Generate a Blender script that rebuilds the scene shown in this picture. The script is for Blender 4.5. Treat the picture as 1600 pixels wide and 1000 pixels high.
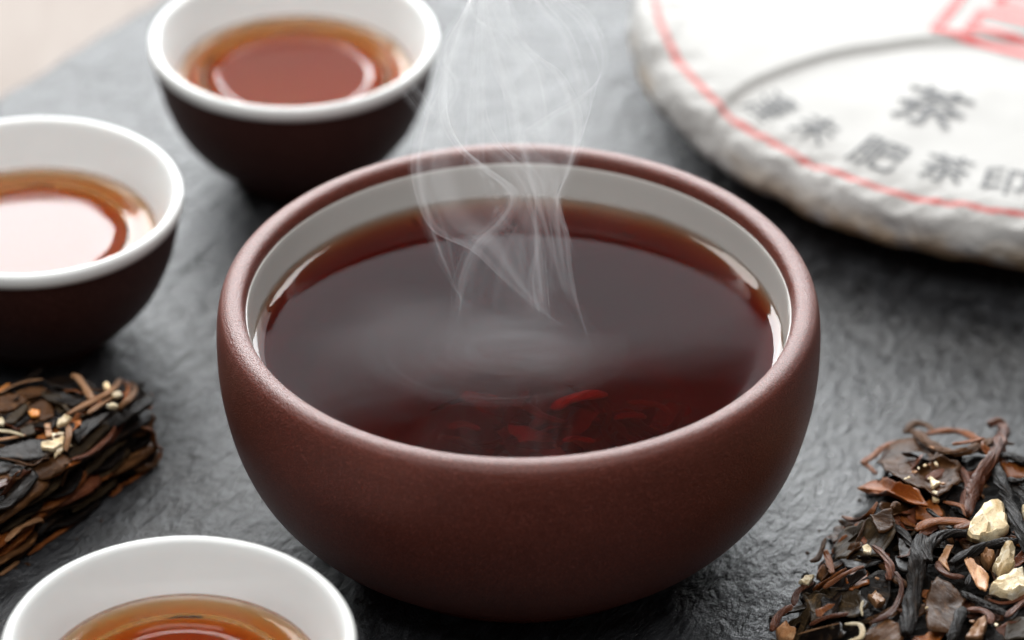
import bpy, bmesh, math, random
import numpy as np
from mathutils import Vector, Matrix, noise as mnoise

# ------------------------------------------------------------------ scene, camera, light
for o in list(bpy.data.objects):
    bpy.data.objects.remove(o)
sc = bpy.context.scene
COL = sc.collection
CM = 0.01                                   # everything below is worked out in centimetres
random.seed(7)

FPX, PITCH = 6800.0, math.radians(33.7)     # focal length in pixels of a 1600 px wide frame
DIST = FPX / 79.3
FW = np.array([0, math.cos(PITCH), -math.sin(PITCH)])
UP = np.array([0, math.sin(PITCH), math.cos(PITCH)])
RT = np.array([1.0, 0, 0])
CAM = np.array([-0.13, -0.62, 5.05]) - FW * DIST

cd = bpy.data.cameras.new('camera')
cam = bpy.data.objects.new('camera', cd)
COL.objects.link(cam)
cam.location = Vector(CAM * CM)
cam.rotation_euler = (math.pi / 2 - PITCH, 0, 0)
cd.sensor_width = 36.0
cd.sensor_fit = 'HORIZONTAL'
cd.lens = 36.0 * FPX / 1600.0
cd.clip_start = 0.05
cd.clip_end = 50.0
cd.dof.use_dof = True
cd.dof.focus_distance = float(np.dot(np.array([1.0, -2.3, 3.6]) - CAM, FW)) * CM
cd.dof.aperture_fstop = 9.0
sc.camera = cam

world = bpy.data.worlds.new('World')
sc.world = world
world.use_nodes = True
bg = world.node_tree.nodes['Background']
bg.inputs[0].default_value = (0.92, 0.96, 1.0, 1)
bg.inputs[1].default_value = 0.12


def area(name, loc, target, sx, sy, radiance, color=(1, 1, 1), roll=0.0):
    l = bpy.data.lights.new(name, 'AREA')
    l.shape = 'RECTANGLE'
    l.size, l.size_y = sx * CM, sy * CM
    l.energy = radiance * math.pi * l.size * l.size_y
    l.color = color
    o = bpy.data.objects.new(name, l)
    COL.objects.link(o)
    o.location = Vector(loc) * CM
    d = Vector(target) - Vector(loc)
    o.rotation_euler = (d.to_track_quat('-Z', 'Y').to_matrix() @ Matrix.Rotation(math.radians(roll), 3, 'Z')).to_euler()
    return o


def polar(az, el, dist):
    a, e = math.radians(az), math.radians(el)
    return (dist * math.sin(a) * math.cos(e), dist * math.cos(a) * math.cos(e), dist * math.sin(e))


# a high soft key behind the table, a wide dim window lower behind it, a bright window pane to the left
area('softbox_key', polar(-12, 48.5, 120), (0, 3, 0), 110, 28, 11.0, (1.0, 0.985, 0.96))
area('window_back', (23, 125, 72), (23, 25, 72), 90, 30, 1.4, (0.86, 0.94, 1.0), 9)
area('sheen_panel_right', (44, 124, 79), (44, 24, 79), 54, 34, 2.0, (0.93, 0.97, 1.0))  # unseen panel, added to give the slate at the right its sheen
area('window_low', (5, 126, 39), (5, 26, 39), 130, 46, 12.0, (0.95, 0.98, 1.0))
area('window_left', (-47, 120, 74), (-47, 20, 74), 57, 36, 17.0, (0.97, 0.99, 1.0))
area('softbox_overhead', polar(-165, 74, 95), (0, 0, 2), 84, 58, 4.2, (1.0, 0.985, 0.97))

vs = sc.view_settings
vs.view_transform = 'Standard'
vs.look = 'None'
vs.exposure = 0.0
vs.gamma = 1.0
vs.use_curve_mapping = False
cy = sc.cycles
cy.use_denoising = True
cy.max_bounces = 16
cy.transmission_bounces = 12
cy.transparent_max_bounces = 64
cy.glossy_bounces = 6
cy.diffuse_bounces = 5
cy.volume_bounces = 2
cy.caustics_refractive = True
cy.caustics_reflective = True
cy.blur_glossy = 0.5
cy.sample_clamp_indirect = 12.0


# ------------------------------------------------------------------ helpers
def ray(px, py):
    return FW + RT * ((px - 800) / FPX) - UP * ((py - 500) / FPX)


def at(px, py, z):
    d = ray(px, py)
    return CAM + d * ((z - CAM[2]) / d[2])


def at_y(px, py, y):
    d = ray(px, py)
    return CAM + d * ((y - CAM[1]) / d[1])


def nz(x, y=0.0, z=0.0):
    return mnoise.noise(Vector((x, y, z)))


def tag(o, label=None, cat=None, group=None, kind=None):
    if label: o['label'] = label
    if cat: o['category'] = cat
    if group: o['group'] = group
    if kind: o['kind'] = kind
    return o


def empty(name, loc):
    o = bpy.data.objects.new(name, None)
    COL.objects.link(o)
    o.location = Vector(loc) * CM
    o.empty_display_size = 0.01
    return o


def mesh_of(name, verts, faces, mat, smooth=True, grain=None, sharp=0):
    me = bpy.data.meshes.new(name)
    me.from_pydata([tuple(float(c) * CM for c in v) for v in verts], [], faces)
    if mat: me.materials.append(mat)
    if grain is not None:
        at_ = me.attributes.new('grain', 'FLOAT_VECTOR', 'POINT')
        at_.data.foreach_set('vector', np.asarray(grain, np.float32).ravel())
    if smooth:
        me.polygons.foreach_set('use_smooth', [True] * len(me.polygons))
    me.update()
    if sharp:
        me.set_sharp_from_angle(angle=math.radians(sharp))
    return me


def build(name, verts, faces, mat, parent=None, smooth=True, origin=None, grain=None):
    """verts in world centimetres; the object sits at the parent's origin (or `origin`)"""
    base = np.array(origin if origin is not None else (0, 0, 0), float)
    if parent is not None:
        base = np.array(parent.location) / CM
    v = np.asarray(verts, float) - base
    o = bpy.data.objects.new(name, mesh_of(name, v, faces, mat, smooth, grain))
    COL.objects.link(o)
    if parent is not None:
        o.parent = parent
    else:
        o.location = Vector(base) * CM
    return o


def crom(pts, n, closed=False):
    """Catmull-Rom through pts, n samples per span"""
    P = [np.asarray(p, float) for p in pts]
    m = len(P)
    out = []
    spans = m if closed else m - 1
    for i in range(spans):
        if closed:
            p0, p1, p2, p3 = P[(i - 1) % m], P[i], P[(i + 1) % m], P[(i + 2) % m]
        else:
            p1, p2 = P[i], P[i + 1]
            p0 = P[i - 1] if i else 2 * p1 - p2
            p3 = P[i + 2] if i + 2 < m else 2 * p2 - p1
        for k in range(n):
            t = k / n
            out.append(0.5 * ((2 * p1) + (-p0 + p2) * t + (2 * p0 - 5 * p1 + 4 * p2 - p3) * t * t
                              + (-p0 + 3 * p1 - 3 * p2 + p3) * t ** 3))
    if not closed:
        out.append(P[-1])
    return np.array(out)


def resample(path, n):
    path = np.asarray(path, float)
    s = np.r_[0, np.cumsum(np.linalg.norm(np.diff(path, axis=0), axis=1))]
    t = np.linspace(0, s[-1], n)
    return np.stack([np.interp(t, s, path[:, k]) for k in range(path.shape[1])], 1)


def lathe(profile, c, seg=160, wob=0.0, cap0=True, cap1=True):
    """profile [(r,z)] turned about the vertical through c; poles are closed with fans"""
    V, Fc = [], []
    n = len(profile)
    for i, (r, z) in enumerate(profile):
        for k in range(seg):
            a = 2 * math.pi * k / seg
            w = 1 + wob * nz(math.cos(a) * 1.3, math.sin(a) * 1.3, z * 0.35 + 5)
            V.append((c[0] + r * w * math.cos(a), c[1] + r * w * math.sin(a), c[2] + z))
    for i in range(n - 1):
        for k in range(seg):
            k2 = (k + 1) % seg
            Fc.append((i * seg + k, i * seg + k2, (i + 1) * seg + k2, (i + 1) * seg + k))
    if cap0:
        V.append((c[0], c[1], c[2] + profile[0][1]))
        p = len(V) - 1
        Fc += [(p, (k + 1) % seg, k) for k in range(seg)]
    if cap1:
        V.append((c[0], c[1], c[2] + profile[-1][1]))
        p = len(V) - 1
        b = (n - 1) * seg
        Fc += [(p, b + k, b + (k + 1) % seg) for k in range(seg)]
    return V, Fc


# ------------------------------------------------------------------ materials
class Nodes:
    def __init__(self, name):
        self.m = bpy.data.materials.new(name)
        self.m.use_nodes = True
        self.t = self.m.node_tree
        self.t.nodes.clear()
        self.out = self.t.nodes.new('ShaderNodeOutputMaterial')

    def n(self, kind, **kw):
        x = self.t.nodes.new(kind)
        for k, v in kw.items():
            if k in x.inputs: x.inputs[k].default_value = v
            else: setattr(x, k, v)
        return x

    def l(self, a, b):
        self.t.links.new(a, b)

    def coords(self, scale=(100, 100, 100), kind='Object', rot=(0, 0, 0)):
        tc = self.n('ShaderNodeTexCoord')
        mp = self.n('ShaderNodeMapping')
        mp.inputs['Scale'].default_value = scale
        mp.inputs['Rotation'].default_value = rot
        self.l(tc.outputs[kind], mp.inputs['Vector'])
        return mp.outputs['Vector']

    def grained(self, angle, scale):
        tc = self.n('ShaderNodeTexCoord')
        a = self.n('ShaderNodeMapping')
        a.inputs['Rotation'].default_value = (0, 0, -angle)
        b = self.n('ShaderNodeMapping')
        b.inputs['Scale'].default_value = scale
        self.l(tc.outputs['Object'], a.inputs['Vector'])
        self.l(a.outputs['Vector'], b.inputs['Vector'])
        return b.outputs['Vector']

    def noise(self, vec, scale, detail=4, rough=0.55, dist=0.0):
        x = self.n('ShaderNodeTexNoise')
        x.inputs['Scale'].default_value = scale
        x.inputs['Detail'].default_value = detail
        x.inputs['Roughness'].default_value = rough
        x.inputs['Distortion'].default_value = dist
        if vec is not None: self.l(vec, x.inputs['Vector'])
        return x.outputs['Fac']

    def ramp(self, fac, stops, interp='LINEAR'):
        x = self.n('ShaderNodeValToRGB')
        e = x.color_ramp.elements
        x.color_ramp.interpolation = interp
        while len(e) < len(stops): e.new(0.5)
        for i, (p, c) in enumerate(stops):
            e[i].position = p
            e[i].color = c if len(c) == 4 else (*c, 1)
        self.l(fac, x.inputs['Fac'])
        return x.outputs['Color']

    def mix(self, fac, a, b, blend='MIX'):
        x = self.n('ShaderNodeMix', data_type='RGBA', blend_type=blend)
        for sock, v in ((x.inputs[0], fac), (x.inputs[6], a), (x.inputs[7], b)):
            if hasattr(v, 'links'): self.l(v, sock)
            elif isinstance(v, tuple): sock.default_value = v if len(v) == 4 else (*v, 1)
            else: sock.default_value = v
        return x.outputs[2]

    def math(self, op, a, b=0.0, c=0.0):
        x = self.n('ShaderNodeMath', operation=op)
        for i, v in enumerate((a, b, c)):
            if hasattr(v, 'links'): self.l(v, x.inputs[i])
            else: x.inputs[i].default_value = v
        return x.outputs[0]

    def bump(self, h, strength, dist_cm, normal=None):
        x = self.n('ShaderNodeBump')
        x.inputs['Strength'].default_value = strength
        x.inputs['Distance'].default_value = dist_cm * CM
        self.l(h, x.inputs['Height'])
        if normal is not None: self.l(normal, x.inputs['Normal'])
        return x.outputs['Normal']

    def principled(self, **kw):
        p = self.n('ShaderNodeBsdfPrincipled')
        for k, v in kw.items():
            k = k.replace('_', ' ')
            s = p.inputs[k]
            if hasattr(v, 'links'): self.l(v, s)
            elif isinstance(v, tuple) and len(v) == 3 and len(s.default_value) == 4: s.default_value = (*v, 1)
            else: s.default_value = v
        self.l(p.outputs[0], self.out.inputs['Surface'])
        return p


def clay_mat(name, base, dark, grain=1.0, rough=0.5, spec=0.5):
    N = Nodes(name)
    v = N.coords()
    big = N.noise(v, 0.5, 4, 0.6)
    fine = N.noise(v, 26, 3, 0.7)
    speck = N.noise(v, 38, 1, 0.5)
    c = N.ramp(big, [(0.3, dark), (0.7, base)])
    c = N.mix(N.ramp(speck, [(0.58, (0, 0, 0)), (0.68, (1, 1, 1))]), c, tuple(min(1, x * 2.0 + 0.03) for x in base))
    c = N.mix(N.ramp(speck, [(0.30, (1, 1, 1)), (0.37, (0, 0, 0))]), c, tuple(x * 0.55 for x in dark))
    r = N.math('ADD', N.math('MULTIPLY', fine, 0.22), rough - 0.11)
    # throwing rings left by the wheel
    rings = N.noise(N.coords((2, 2, 900)), 1.0, 2, 0.5)
    nrm = N.bump(rings, 0.10 * grain, 0.02)
    nrm = N.bump(fine, 0.55 * grain, 0.012, nrm)
    nrm = N.bump(speck, 0.35 * grain, 0.012, nrm)
    N.principled(Base_Color=c, Roughness=r, Normal=nrm, Specular_IOR_Level=spec)
    return N.m


def porcelain_mat(name, base=(0.87, 0.89, 0.875), rough=0.12):
    N = Nodes(name)
    v = N.coords()
    a = N.noise(v, 0.8, 3)
    c = N.ramp(a, [(0.3, tuple(x * 0.965 for x in base)), (0.7, base)])
    rings = N.noise(N.coords((1.5, 1.5, 260)), 1.0, 2, 0.5)
    nrm = N.bump(rings, 0.06, 0.02)
    N.principled(Base_Color=c, Roughness=rough, Normal=nrm, Coat_Weight=0.0)
    return N.m


def tea_mat(name, sigma, turbid=0.0, glow=(1, 1, 1)):
    """clear water surface over an absorbing body; sigma = absorption per centimetre"""
    N = Nodes(name)
    g = N.n('ShaderNodeBsdfGlass')
    g.inputs['Roughness'].default_value = 0.0
    g.inputs['IOR'].default_value = 1.333
    w = N.noise(N.coords(), 0.55, 2)
    N.l(N.bump(w, 0.05, 0.03), g.inputs['Normal'])
    N.l(g.outputs[0], N.out.inputs['Surface'])
    m = max(sigma)
    va = N.n('ShaderNodeVolumeAbsorption')
    va.inputs['Color'].default_value = (*[1 - s / m for s in sigma], 1)
    va.inputs['Density'].default_value = m / CM
    if turbid:
        vs2 = N.n('ShaderNodeVolumeScatter')
        vs2.inputs['Color'].default_value = (*glow, 1)
        vs2.inputs['Density'].default_value = turbid / CM
        vs2.inputs['Anisotropy'].default_value = 0.2
        ad = N.n('ShaderNodeAddShader')
        N.l(va.outputs[0], ad.inputs[0])
        N.l(vs2.outputs[0], ad.inputs[1])
        N.l(ad.outputs[0], N.out.inputs['Volume'])
    else:
        N.l(va.outputs[0], N.out.inputs['Volume'])
    return N.m


def slate_mat():
    N = Nodes('slate')
    v = N.coords((100, 100, 100), rot=(0, 0, math.radians(28)))
    vs_ = N.grained(math.radians(64), (62, 140, 100))
    big = N.noise(v, 0.36, 5, 0.6, 0.6)
    mid = N.noise(vs_, 2.1, 4, 0.60, 0.5)
    fine = N.noise(vs_, 9.0, 5, 0.7, 0.2)
    grit = N.noise(v, 34, 3, 0.7)
    c = N.ramp(big, [(0.28, (0.010, 0.0105, 0.0115)), (0.72, (0.022, 0.0235, 0.026))])
    c = N.mix(N.ramp(mid, [(0.42, (0, 0, 0)), (0.72, (1, 1, 1))]), c, (0.050, 0.053, 0.058))
    sp = N.ramp(N.noise(v, 11, 2, 0.5), [(0.70, (0, 0, 0)), (0.76, (1, 1, 1))])
    c = N.mix(N.math('MULTIPLY', sp, 0.35), c, (0.28, 0.28, 0.28))
    r = N.math('ADD', N.math('MULTIPLY', mid, 0.18), N.math('ADD', N.math('MULTIPLY', N.noise(v, 0.5, 3), 0.24), 0.11))
    # thin cleavage steps where layers have split away
    lay = N.ramp(N.noise(vs_, 0.34, 4, 0.55, 1.0), [(x, (y, y, y)) for x, y in ((0.0, 0.0), (0.38, 0.2), (0.45, 0.4), (0.51, 0.6), (0.57, 0.8), (0.64, 1.0))], 'CONSTANT')
    nrm = N.bump(big, 0.7, 0.40)
    nrm = N.bump(lay, 0.7, 0.10, nrm)
    nrm = N.bump(mid, 1.0, 0.16, nrm)
    nrm = N.bump(fine, 0.9, 0.045, nrm)
    nrm = N.bump(grit, 0.3, 0.006, nrm)
    N.principled(Base_Color=c, Roughness=r, Normal=nrm, Specular_IOR_Level=0.8, IOR=1.48)
    return N.m


def table_mat():
    N = Nodes('pale_wood')
    v = N.coords((100, 12, 100), rot=(0, 0, math.radians(-32)))
    a = N.noise(v, 0.5, 5, 0.6, 0.5)
    b = N.noise(N.coords((100, 100, 100)), 0.25, 3)
    c = N.ramp(a, [(0.3, (0.30, 0.25, 0.22)), (0.65, (0.38, 0.33, 0.30))])
    c = N.mix(N.math('MULTIPLY', b, 0.5), c, (0.44, 0.40, 0.37))
    N.principled(Base_Color=c, Roughness=0.75, Specular_IOR_Level=0.25, Normal=N.bump(a, 0.2, 0.05))
    return N.m


def leaf_mat(name, a, b, edge=None, rough=0.42, wr=1.0, spec=0.5):
    """dry leaf: creases and colour run along the piece's own grain"""
    N = Nodes(name)
    rnd = N.n('ShaderNodeObjectInfo').outputs['Random']
    g = N.n('ShaderNodeAttribute', attribute_name='grain').outputs['Vector']
    off = N.n('ShaderNodeVectorMath', operation='ADD')
    sc_ = N.n('ShaderNodeVectorMath', operation='SCALE')
    sc_.inputs[0].default_value = (17, 31, 23)
    N.l(rnd, sc_.inputs['Scale'])
    N.l(g, off.inputs[0])
    N.l(sc_.outputs[0], off.inputs[1])
    v = off.outputs[0]
    n1 = N.noise(v, 1.3, 5, 0.6, 0.4)
    n2 = N.noise(v, 4.2, 5, 0.6, 0.4)
    n3 = N.noise(N.coords(), 26.0, 4, 0.65)
    c = N.ramp(n1, [(0.32, a), (0.68, b)])
    if edge:
        c = N.mix(N.ramp(n2, [(0.55, (0, 0, 0)), (0.72, (1, 1, 1))]), c, edge)
    c = N.mix(N.math('MULTIPLY', N.ramp(n3, [(0.3, (1, 1, 1)), (0.5, (0, 0, 0))]), 0.5), c, tuple(x * 0.4 for x in a))
    k = N.math('ADD', N.math('MULTIPLY', rnd, 0.8), 0.6)
    cx = N.n('ShaderNodeCombineXYZ')
    for i in range(3): N.l(k, cx.inputs[i])
    c = N.mix(1.0, c, cx.outputs[0], 'MULTIPLY')
    r = N.math('ADD', N.math('MULTIPLY', n2, 0.35), rough - 0.17)
    nrm = N.bump(n1, 0.7 * wr, 0.075)
    nrm = N.bump(n2, 0.9 * wr, 0.038, nrm)
    nrm = N.bump(n3, 0.25 * wr, 0.010, nrm)
    N.principled(Base_Color=c, Roughness=r, Normal=nrm, Specular_IOR_Level=spec)
    return N.m


def paper_mat(center):
    N = Nodes('wrapper_paper')
    tc = N.n('ShaderNodeTexCoord')
    sep = N.n('ShaderNodeSeparateXYZ')
    N.l(tc.outputs['Object'], sep.inputs[0])
    x2 = N.math('MULTIPLY', sep.outputs[0], sep.outputs[0])
    y2 = N.math('MULTIPLY', sep.outputs[1], sep.outputs[1])
    r = N.math('MULTIPLY', N.math('SQRT', N.math('ADD', x2, y2)), 100.0)      # radius in cm
    v = N.coords()
    wob = N.noise(v, 0.35, 2)
    r = N.math('ADD', r, N.math('MULTIPLY', N.math('SUBTRACT', wob, 0.5), 0.16))
    d = N.math('ABSOLUTE', N.math('SUBTRACT', r, 9.68))
    line = N.ramp(d, [(0.0, (1, 1, 1)), (0.055, (1, 1, 1)), (0.085, (0, 0, 0))])
    ink = N.math('ADD', N.math('MULTIPLY', N.noise(v, 1.6, 3), 0.6), 0.45)
    fib = N.noise(v, 14, 4, 0.7)
    big = N.noise(v, 0.35, 4)
    c = N.ramp(big, [(0.3, (0.47, 0.465, 0.45)), (0.7, (0.55, 0.545, 0.53))])
    c = N.mix(N.math('MULTIPLY', N.ramp(fib, [(0.5, (0, 0, 0)), (0.8, (1, 1, 1))]), 0.10), c, (0.6, 0.58, 0.54))
    # tea stains that have soaked through the skirt of the wrapper
    st = N.ramp(N.noise(v, 0.62, 3, 0.55), [(0.46, (0, 0, 0)), (0.56, (1, 1, 1))])
    low = N.ramp(N.math('MULTIPLY', sep.outputs[2], 50.0), [(0.45, (1, 1, 1)), (0.85, (0, 0, 0))])
    c = N.mix(N.math('MULTIPLY', N.math('MULTIPLY', st, low), 0.9), c, (0.50, 0.33, 0.15))
    c = N.mix(N.math('MULTIPLY', line, ink), c, (0.62, 0.05, 0.04))
    cr1 = N.math('ABSOLUTE', N.math('SUBTRACT', N.noise(v, 0.55, 2, 0.5, 0.8), 0.5))
    cr2 = N.math('ABSOLUTE', N.math('SUBTRACT', N.noise(v, 1.7, 2, 0.5, 0.8), 0.5))
    edge_ = N.ramp(r, [(0.0, (0.10, 0.10, 0.10)), (1.0, (1, 1, 1))])
    er = [x for x in N.t.nodes if x.type == 'VALTORGB'][-1]
    mr = N.n('ShaderNodeMapRange')
    mr.inputs['From Min'].default_value, mr.inputs['From Max'].default_value = 8.6, 10.0
    N.l(r, mr.inputs['Value'])
    N.l(mr.outputs['Result'], er.inputs['Fac'])
    nrm = N.bump(N.math('MULTIPLY', N.math('ADD', cr1, N.math('MULTIPLY', cr2, 0.5)), edge_), 1.0, 0.25)
    nrm = N.bump(fib, 0.2, 0.01, nrm)
    N.principled(Base_Color=c, Roughness=0.75, Normal=nrm, Specular_IOR_Level=0.3)
    return N.m


def ink_mat(name, col):
    N = Nodes(name)
    v = N.coords()
    a = N.noise(v, 5, 4, 0.7)
    c = N.ramp(a, [(0.3, col), (0.75, tuple(min(1, x + 0.22) for x in col))])
    N.principled(Base_Color=c, Roughness=0.7)
    return N.m


def steam_mat(density, name='water_vapour'):
    N = Nodes(name)
    s = N.n('ShaderNodeVolumeScatter')
    s.inputs['Color'].default_value = (0.97, 0.98, 1.0, 1)
    s.inputs['Density'].default_value = density / CM
    s.inputs['Anisotropy'].default_value = 0.35
    N.l(s.outputs[0], N.out.inputs['Volume'])
    return N.m


M = dict(
    bowl=clay_mat('maroon_clay', (0.142, 0.026, 0.013), (0.110, 0.018, 0.008), 3.0, 0.31, 0.65),
    cup=clay_mat('dark_brown_clay', (0.050, 0.016, 0.012), (0.038, 0.012, 0.009), 0.8, 0.5, 0.25),
    white=porcelain_mat('white_porcelain'),
    glaze=porcelain_mat('grey_white_glaze', (0.66, 0.635, 0.60), 0.18),
    slate=slate_mat(), table=table_mat(),
    tea_dark=tea_mat('dark_tea', (0.43, 2.1, 3.6), 0.075, (0.9, 0.5, 0.4)),
    tea_amber=tea_mat('amber_tea', (0.10, 1.35, 4.2), 0.70, (0.97, 0.60, 0.30)),
    black=leaf_mat('black_leaf', (0.004, 0.0028, 0.0024), (0.012, 0.0085, 0.007), (0.048, 0.026, 0.013), 0.33, 1.0, 0.13),
    brown=leaf_mat('dark_brown_leaf', (0.034, 0.014, 0.005), (0.115, 0.050, 0.019), (0.21, 0.10, 0.038), 0.34, 1.0, 0.10),
    olive=leaf_mat('olive_brown_leaf', (0.022, 0.014, 0.007), (0.055, 0.036, 0.019), (0.13, 0.078, 0.034), 0.36, 1.0, 0.10),
    red=leaf_mat('reddish_brown_leaf', (0.062, 0.016, 0.006), (0.18, 0.056, 0.024), (0.32, 0.13, 0.055), 0.31, 1.0, 0.25),
    rust=leaf_mat('rust_leaf', (0.14, 0.034, 0.006), (0.34, 0.105, 0.022), (0.50, 0.20, 0.062), 0.33, 1.0, 0.25),
    tan=leaf_mat('tan_stem', (0.26, 0.115, 0.045), (0.44, 0.23, 0.11), (0.58, 0.36, 0.19), 0.40, 0.7, 0.35),
    cream=leaf_mat('cream_chip', (0.62, 0.41, 0.18), (0.86, 0.77, 0.54), (0.89, 0.84, 0.70), 0.42, 0.8, 0.4),
    orange=leaf_mat('orange_chip', (0.70, 0.20, 0.02), (0.85, 0.34, 0.05), None, 0.4, 0.6),
    wetred=leaf_mat('wet_red_leaf', (0.22, 0.05, 0.03), (0.50, 0.16, 0.10), None, 0.4, 1.0),
    core=leaf_mat('compressed_leaf', (0.003, 0.0022, 0.0016), (0.009, 0.006, 0.004), (0.025, 0.014, 0.008), 0.6, 1.3, 0.1),
    ink=ink_mat('black_ink', (0.03, 0.033, 0.038)), seal=ink_mat('red_ink', (0.70, 0.07, 0.07)),
    steam=steam_mat(2.0), mist=steam_mat(0.16, 'thin_mist'),
)

# ------------------------------------------------------------------ setting: table and slate
V, Fc = [], []
for i in range(2):
    for j in range(2):
        V.append((-160 + 320 * i, -110 + 320 * j, -0.85))
t = build('table_top', V, [(0, 2, 3, 1)], M['table'])
tag(t, 'pale wooden table top beyond the slate edge', kind='structure')

E1, E2, P0 = np.array([0.6, 0.8]), np.array([0.8, -0.6]), np.array([-10.55, 18.75])
n1, n2 = 200, 110
V, Fc = [], []


def slate_xy(i, j):
    s = -42 + 92 * i / n1
    w = 52 * (j / n2) ** 1.25
    p = P0 + E1 * s + E2 * w
    fade = max(0.0, 1 - w / 1.5)
    p = p - E2 * fade * (0.22 * nz(s * 0.35, 3.1) + 0.10 * nz(s * 1.3, 7.7))
    return p, w, s


for i in range(n1 + 1):
    for j in range(n2 + 1):
        p, w, s = slate_xy(i, j)
        z = -0.10 * max(0.0, 1 - w / 0.25) * (0.6 + 0.5 * nz(s * 1.1, 9.3))
        V.append((p[0], p[1], z))
W_ = n2 + 1
for i in range(n1):
    for j in range(n2):
        Fc.append((i * W_ + j, i * W_ + j + 1, (i + 1) * W_ + j + 1, (i + 1) * W_ + j)[::-1])
b0 = len(V)
border = [i * W_ for i in range(n1 + 1)] + [n1 * W_ + j for j in range(1, n2 + 1)] + \
         [i * W_ + n2 for i in range(n1 - 1, -1, -1)] + [j for j in range(n2 - 1, 0, -1)]
for q in border:
    V.append((V[q][0], V[q][1], -0.84))
nb = len(border)
for k in range(nb):
    Fc.append((border[k], border[(k + 1) % nb], b0 + (k + 1) % nb, b0 + k))
sl = build('slate_slab', V, Fc, M['slate'])
tag(sl, 'dark grey slate slab under the bowl and cups', kind='structure')

# ------------------------------------------------------------------ the bowl
bowl_out = [(3.85, 0.0), (3.90, 0.10), (3.91, 0.20)]
bowl_body = [(3.93, 0.215), (4.02, 0.30), (4.42, 0.57), (4.85, 0.90), (5.38, 1.55), (5.71, 2.25), (5.90, 3.0), (5.99, 3.65),
             (6.01, 4.25), (5.985, 4.78), (5.92, 5.07), (5.83, 5.185), (5.72, 5.235), (5.58, 5.235), (5.475, 5.18), (5.42, 5.06), (5.40, 4.95)]
prof = [tuple(p) for p in crom(bowl_body, 6)]
inner = [(5.47, 4.86), (5.43, 4.6), (5.32, 3.9), (5.10, 2.9), (4.7, 1.9), (4.0, 1.15), (2.6, 0.80), (0.8, 0.72)]
bowl = empty('tea_bowl', (0, 0, 0))
tag(bowl, 'large maroon clay bowl full of steaming dark tea', 'bowl')
V, Fc = lathe(prof + [tuple(p) for p in crom(inner, 4)] , (0, 0, 0), 224, 0.0025, False, True)
n_prof = 0
# underside between body and foot
V, Fc = lathe([(3.2, 0.20)] + prof + [tuple(p) for p in crom(inner, 4)], (0, 0, 0), 224, 0.0025, True, True)
build('clay_body', V, Fc, M['bowl'], bowl)
V, Fc = lathe([(3.35, 0.24), (3.36, 0.03), (3.42, 0.0), (3.80, 0.0), (3.87, 0.03), (3.90, 0.12), (3.905, 0.24)], (0, 0, 0), 160, 0.002, False, False)
build('foot_ring', V, Fc, M['bowl'], bowl)
lin = [(5.385, 4.96), (5.36, 4.84), (5.31, 4.45), (5.22, 3.9), (5.02, 2.9), (4.62, 1.95), (3.92, 1.22), (2.55, 0.88), (0.8, 0.80)]
linp = [tuple(p) for p in crom(lin, 6)]
V, Fc = lathe([(5.46, 4.90), (5.43, 4.97)] + linp, (0, 0, 0), 224, 0.0, False, True)
build('white_lining', V, Fc, M['glaze'], bowl)


def radius_at(profile, z):
    pr = sorted(profile, key=lambda p: p[1])
    return float(np.interp(z, [p[1] for p in pr], [p[0] for p in pr]))


def liquid(name, c, profile, level, mat, seg=192, men=0.075, decay=0.085):
    """a body of tea that fills the lining up to level, with a meniscus climbing the wall"""
    R = radius_at(profile, level) + 0.03
    low = [(r + 0.03, z) for r, z in profile if z < level - 0.05]
    low = sorted(low, key=lambda p: p[1])
    pr = [(low[0][0] * 0.98, low[0][1] - 0.03)] + low
    top = []
    for k in range(26):
        d = 0.62 * (1 - k / 25.0) ** 1.8
        top.append((R - d, level + men * math.exp(-d / decay)))
    top = top[::-1] + [(R * f, level) for f in (0.82, 0.6, 0.35, 0.12)]
    V, Fc = lathe(pr + top, c, seg, 0.0, True, True)
    # outward normals for a closed body
    return build(name, V, Fc, mat, None, True, origin=c)


TEA_Z = 4.16
tea = liquid('tea', (0, 0, 0), linp, TEA_Z, M['tea_dark'], 224, 0.13, 0.15)
tag(tea, 'dark red tea filling the large maroon bowl', 'tea')

# ------------------------------------------------------------------ the three cups
cup_out = [(1.45, 0.0), (1.52, 0.06), (1.55, 0.22), (1.72, 0.36), (2.25, 0.78), (2.68, 1.35), (2.96, 2.0), (3.11, 2.6), (3.19, 3.08), (3.215, 3.20)]
cup_lip = [(3.20, 3.15), (3.255, 3.23), (3.272, 3.34), (3.245, 3.45), (3.155, 3.50), (3.06, 3.46), (2.985, 3.34), (2.90, 3.15), (2.74, 2.78), (2.60, 2.42), (2.41, 2.0), (2.14, 1.55), (1.78, 1.12), (1.30, 0.80), (0.72, 0.60), (0.2, 0.55)]
cupp = [tuple(p) for p in crom(cup_out, 6)]
lipp = [tuple(p) for p in crom(cup_lip, 6)]
CUP_LEVEL = 2.44
CH = 3.5
cups = [(459, 56, 'brown clay cup with white lining standing behind the bowl', 'amber tea in the cup behind the bowl'),
        (46, 303, 'brown clay cup cut by the left edge, white reflection on its tea', 'amber tea with a white reflection, in the cup at the left edge'),
        (279, 999, 'cup cut by the bottom edge, showing only its white inside', 'amber tea in the cup cut by the bottom edge')]
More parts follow.
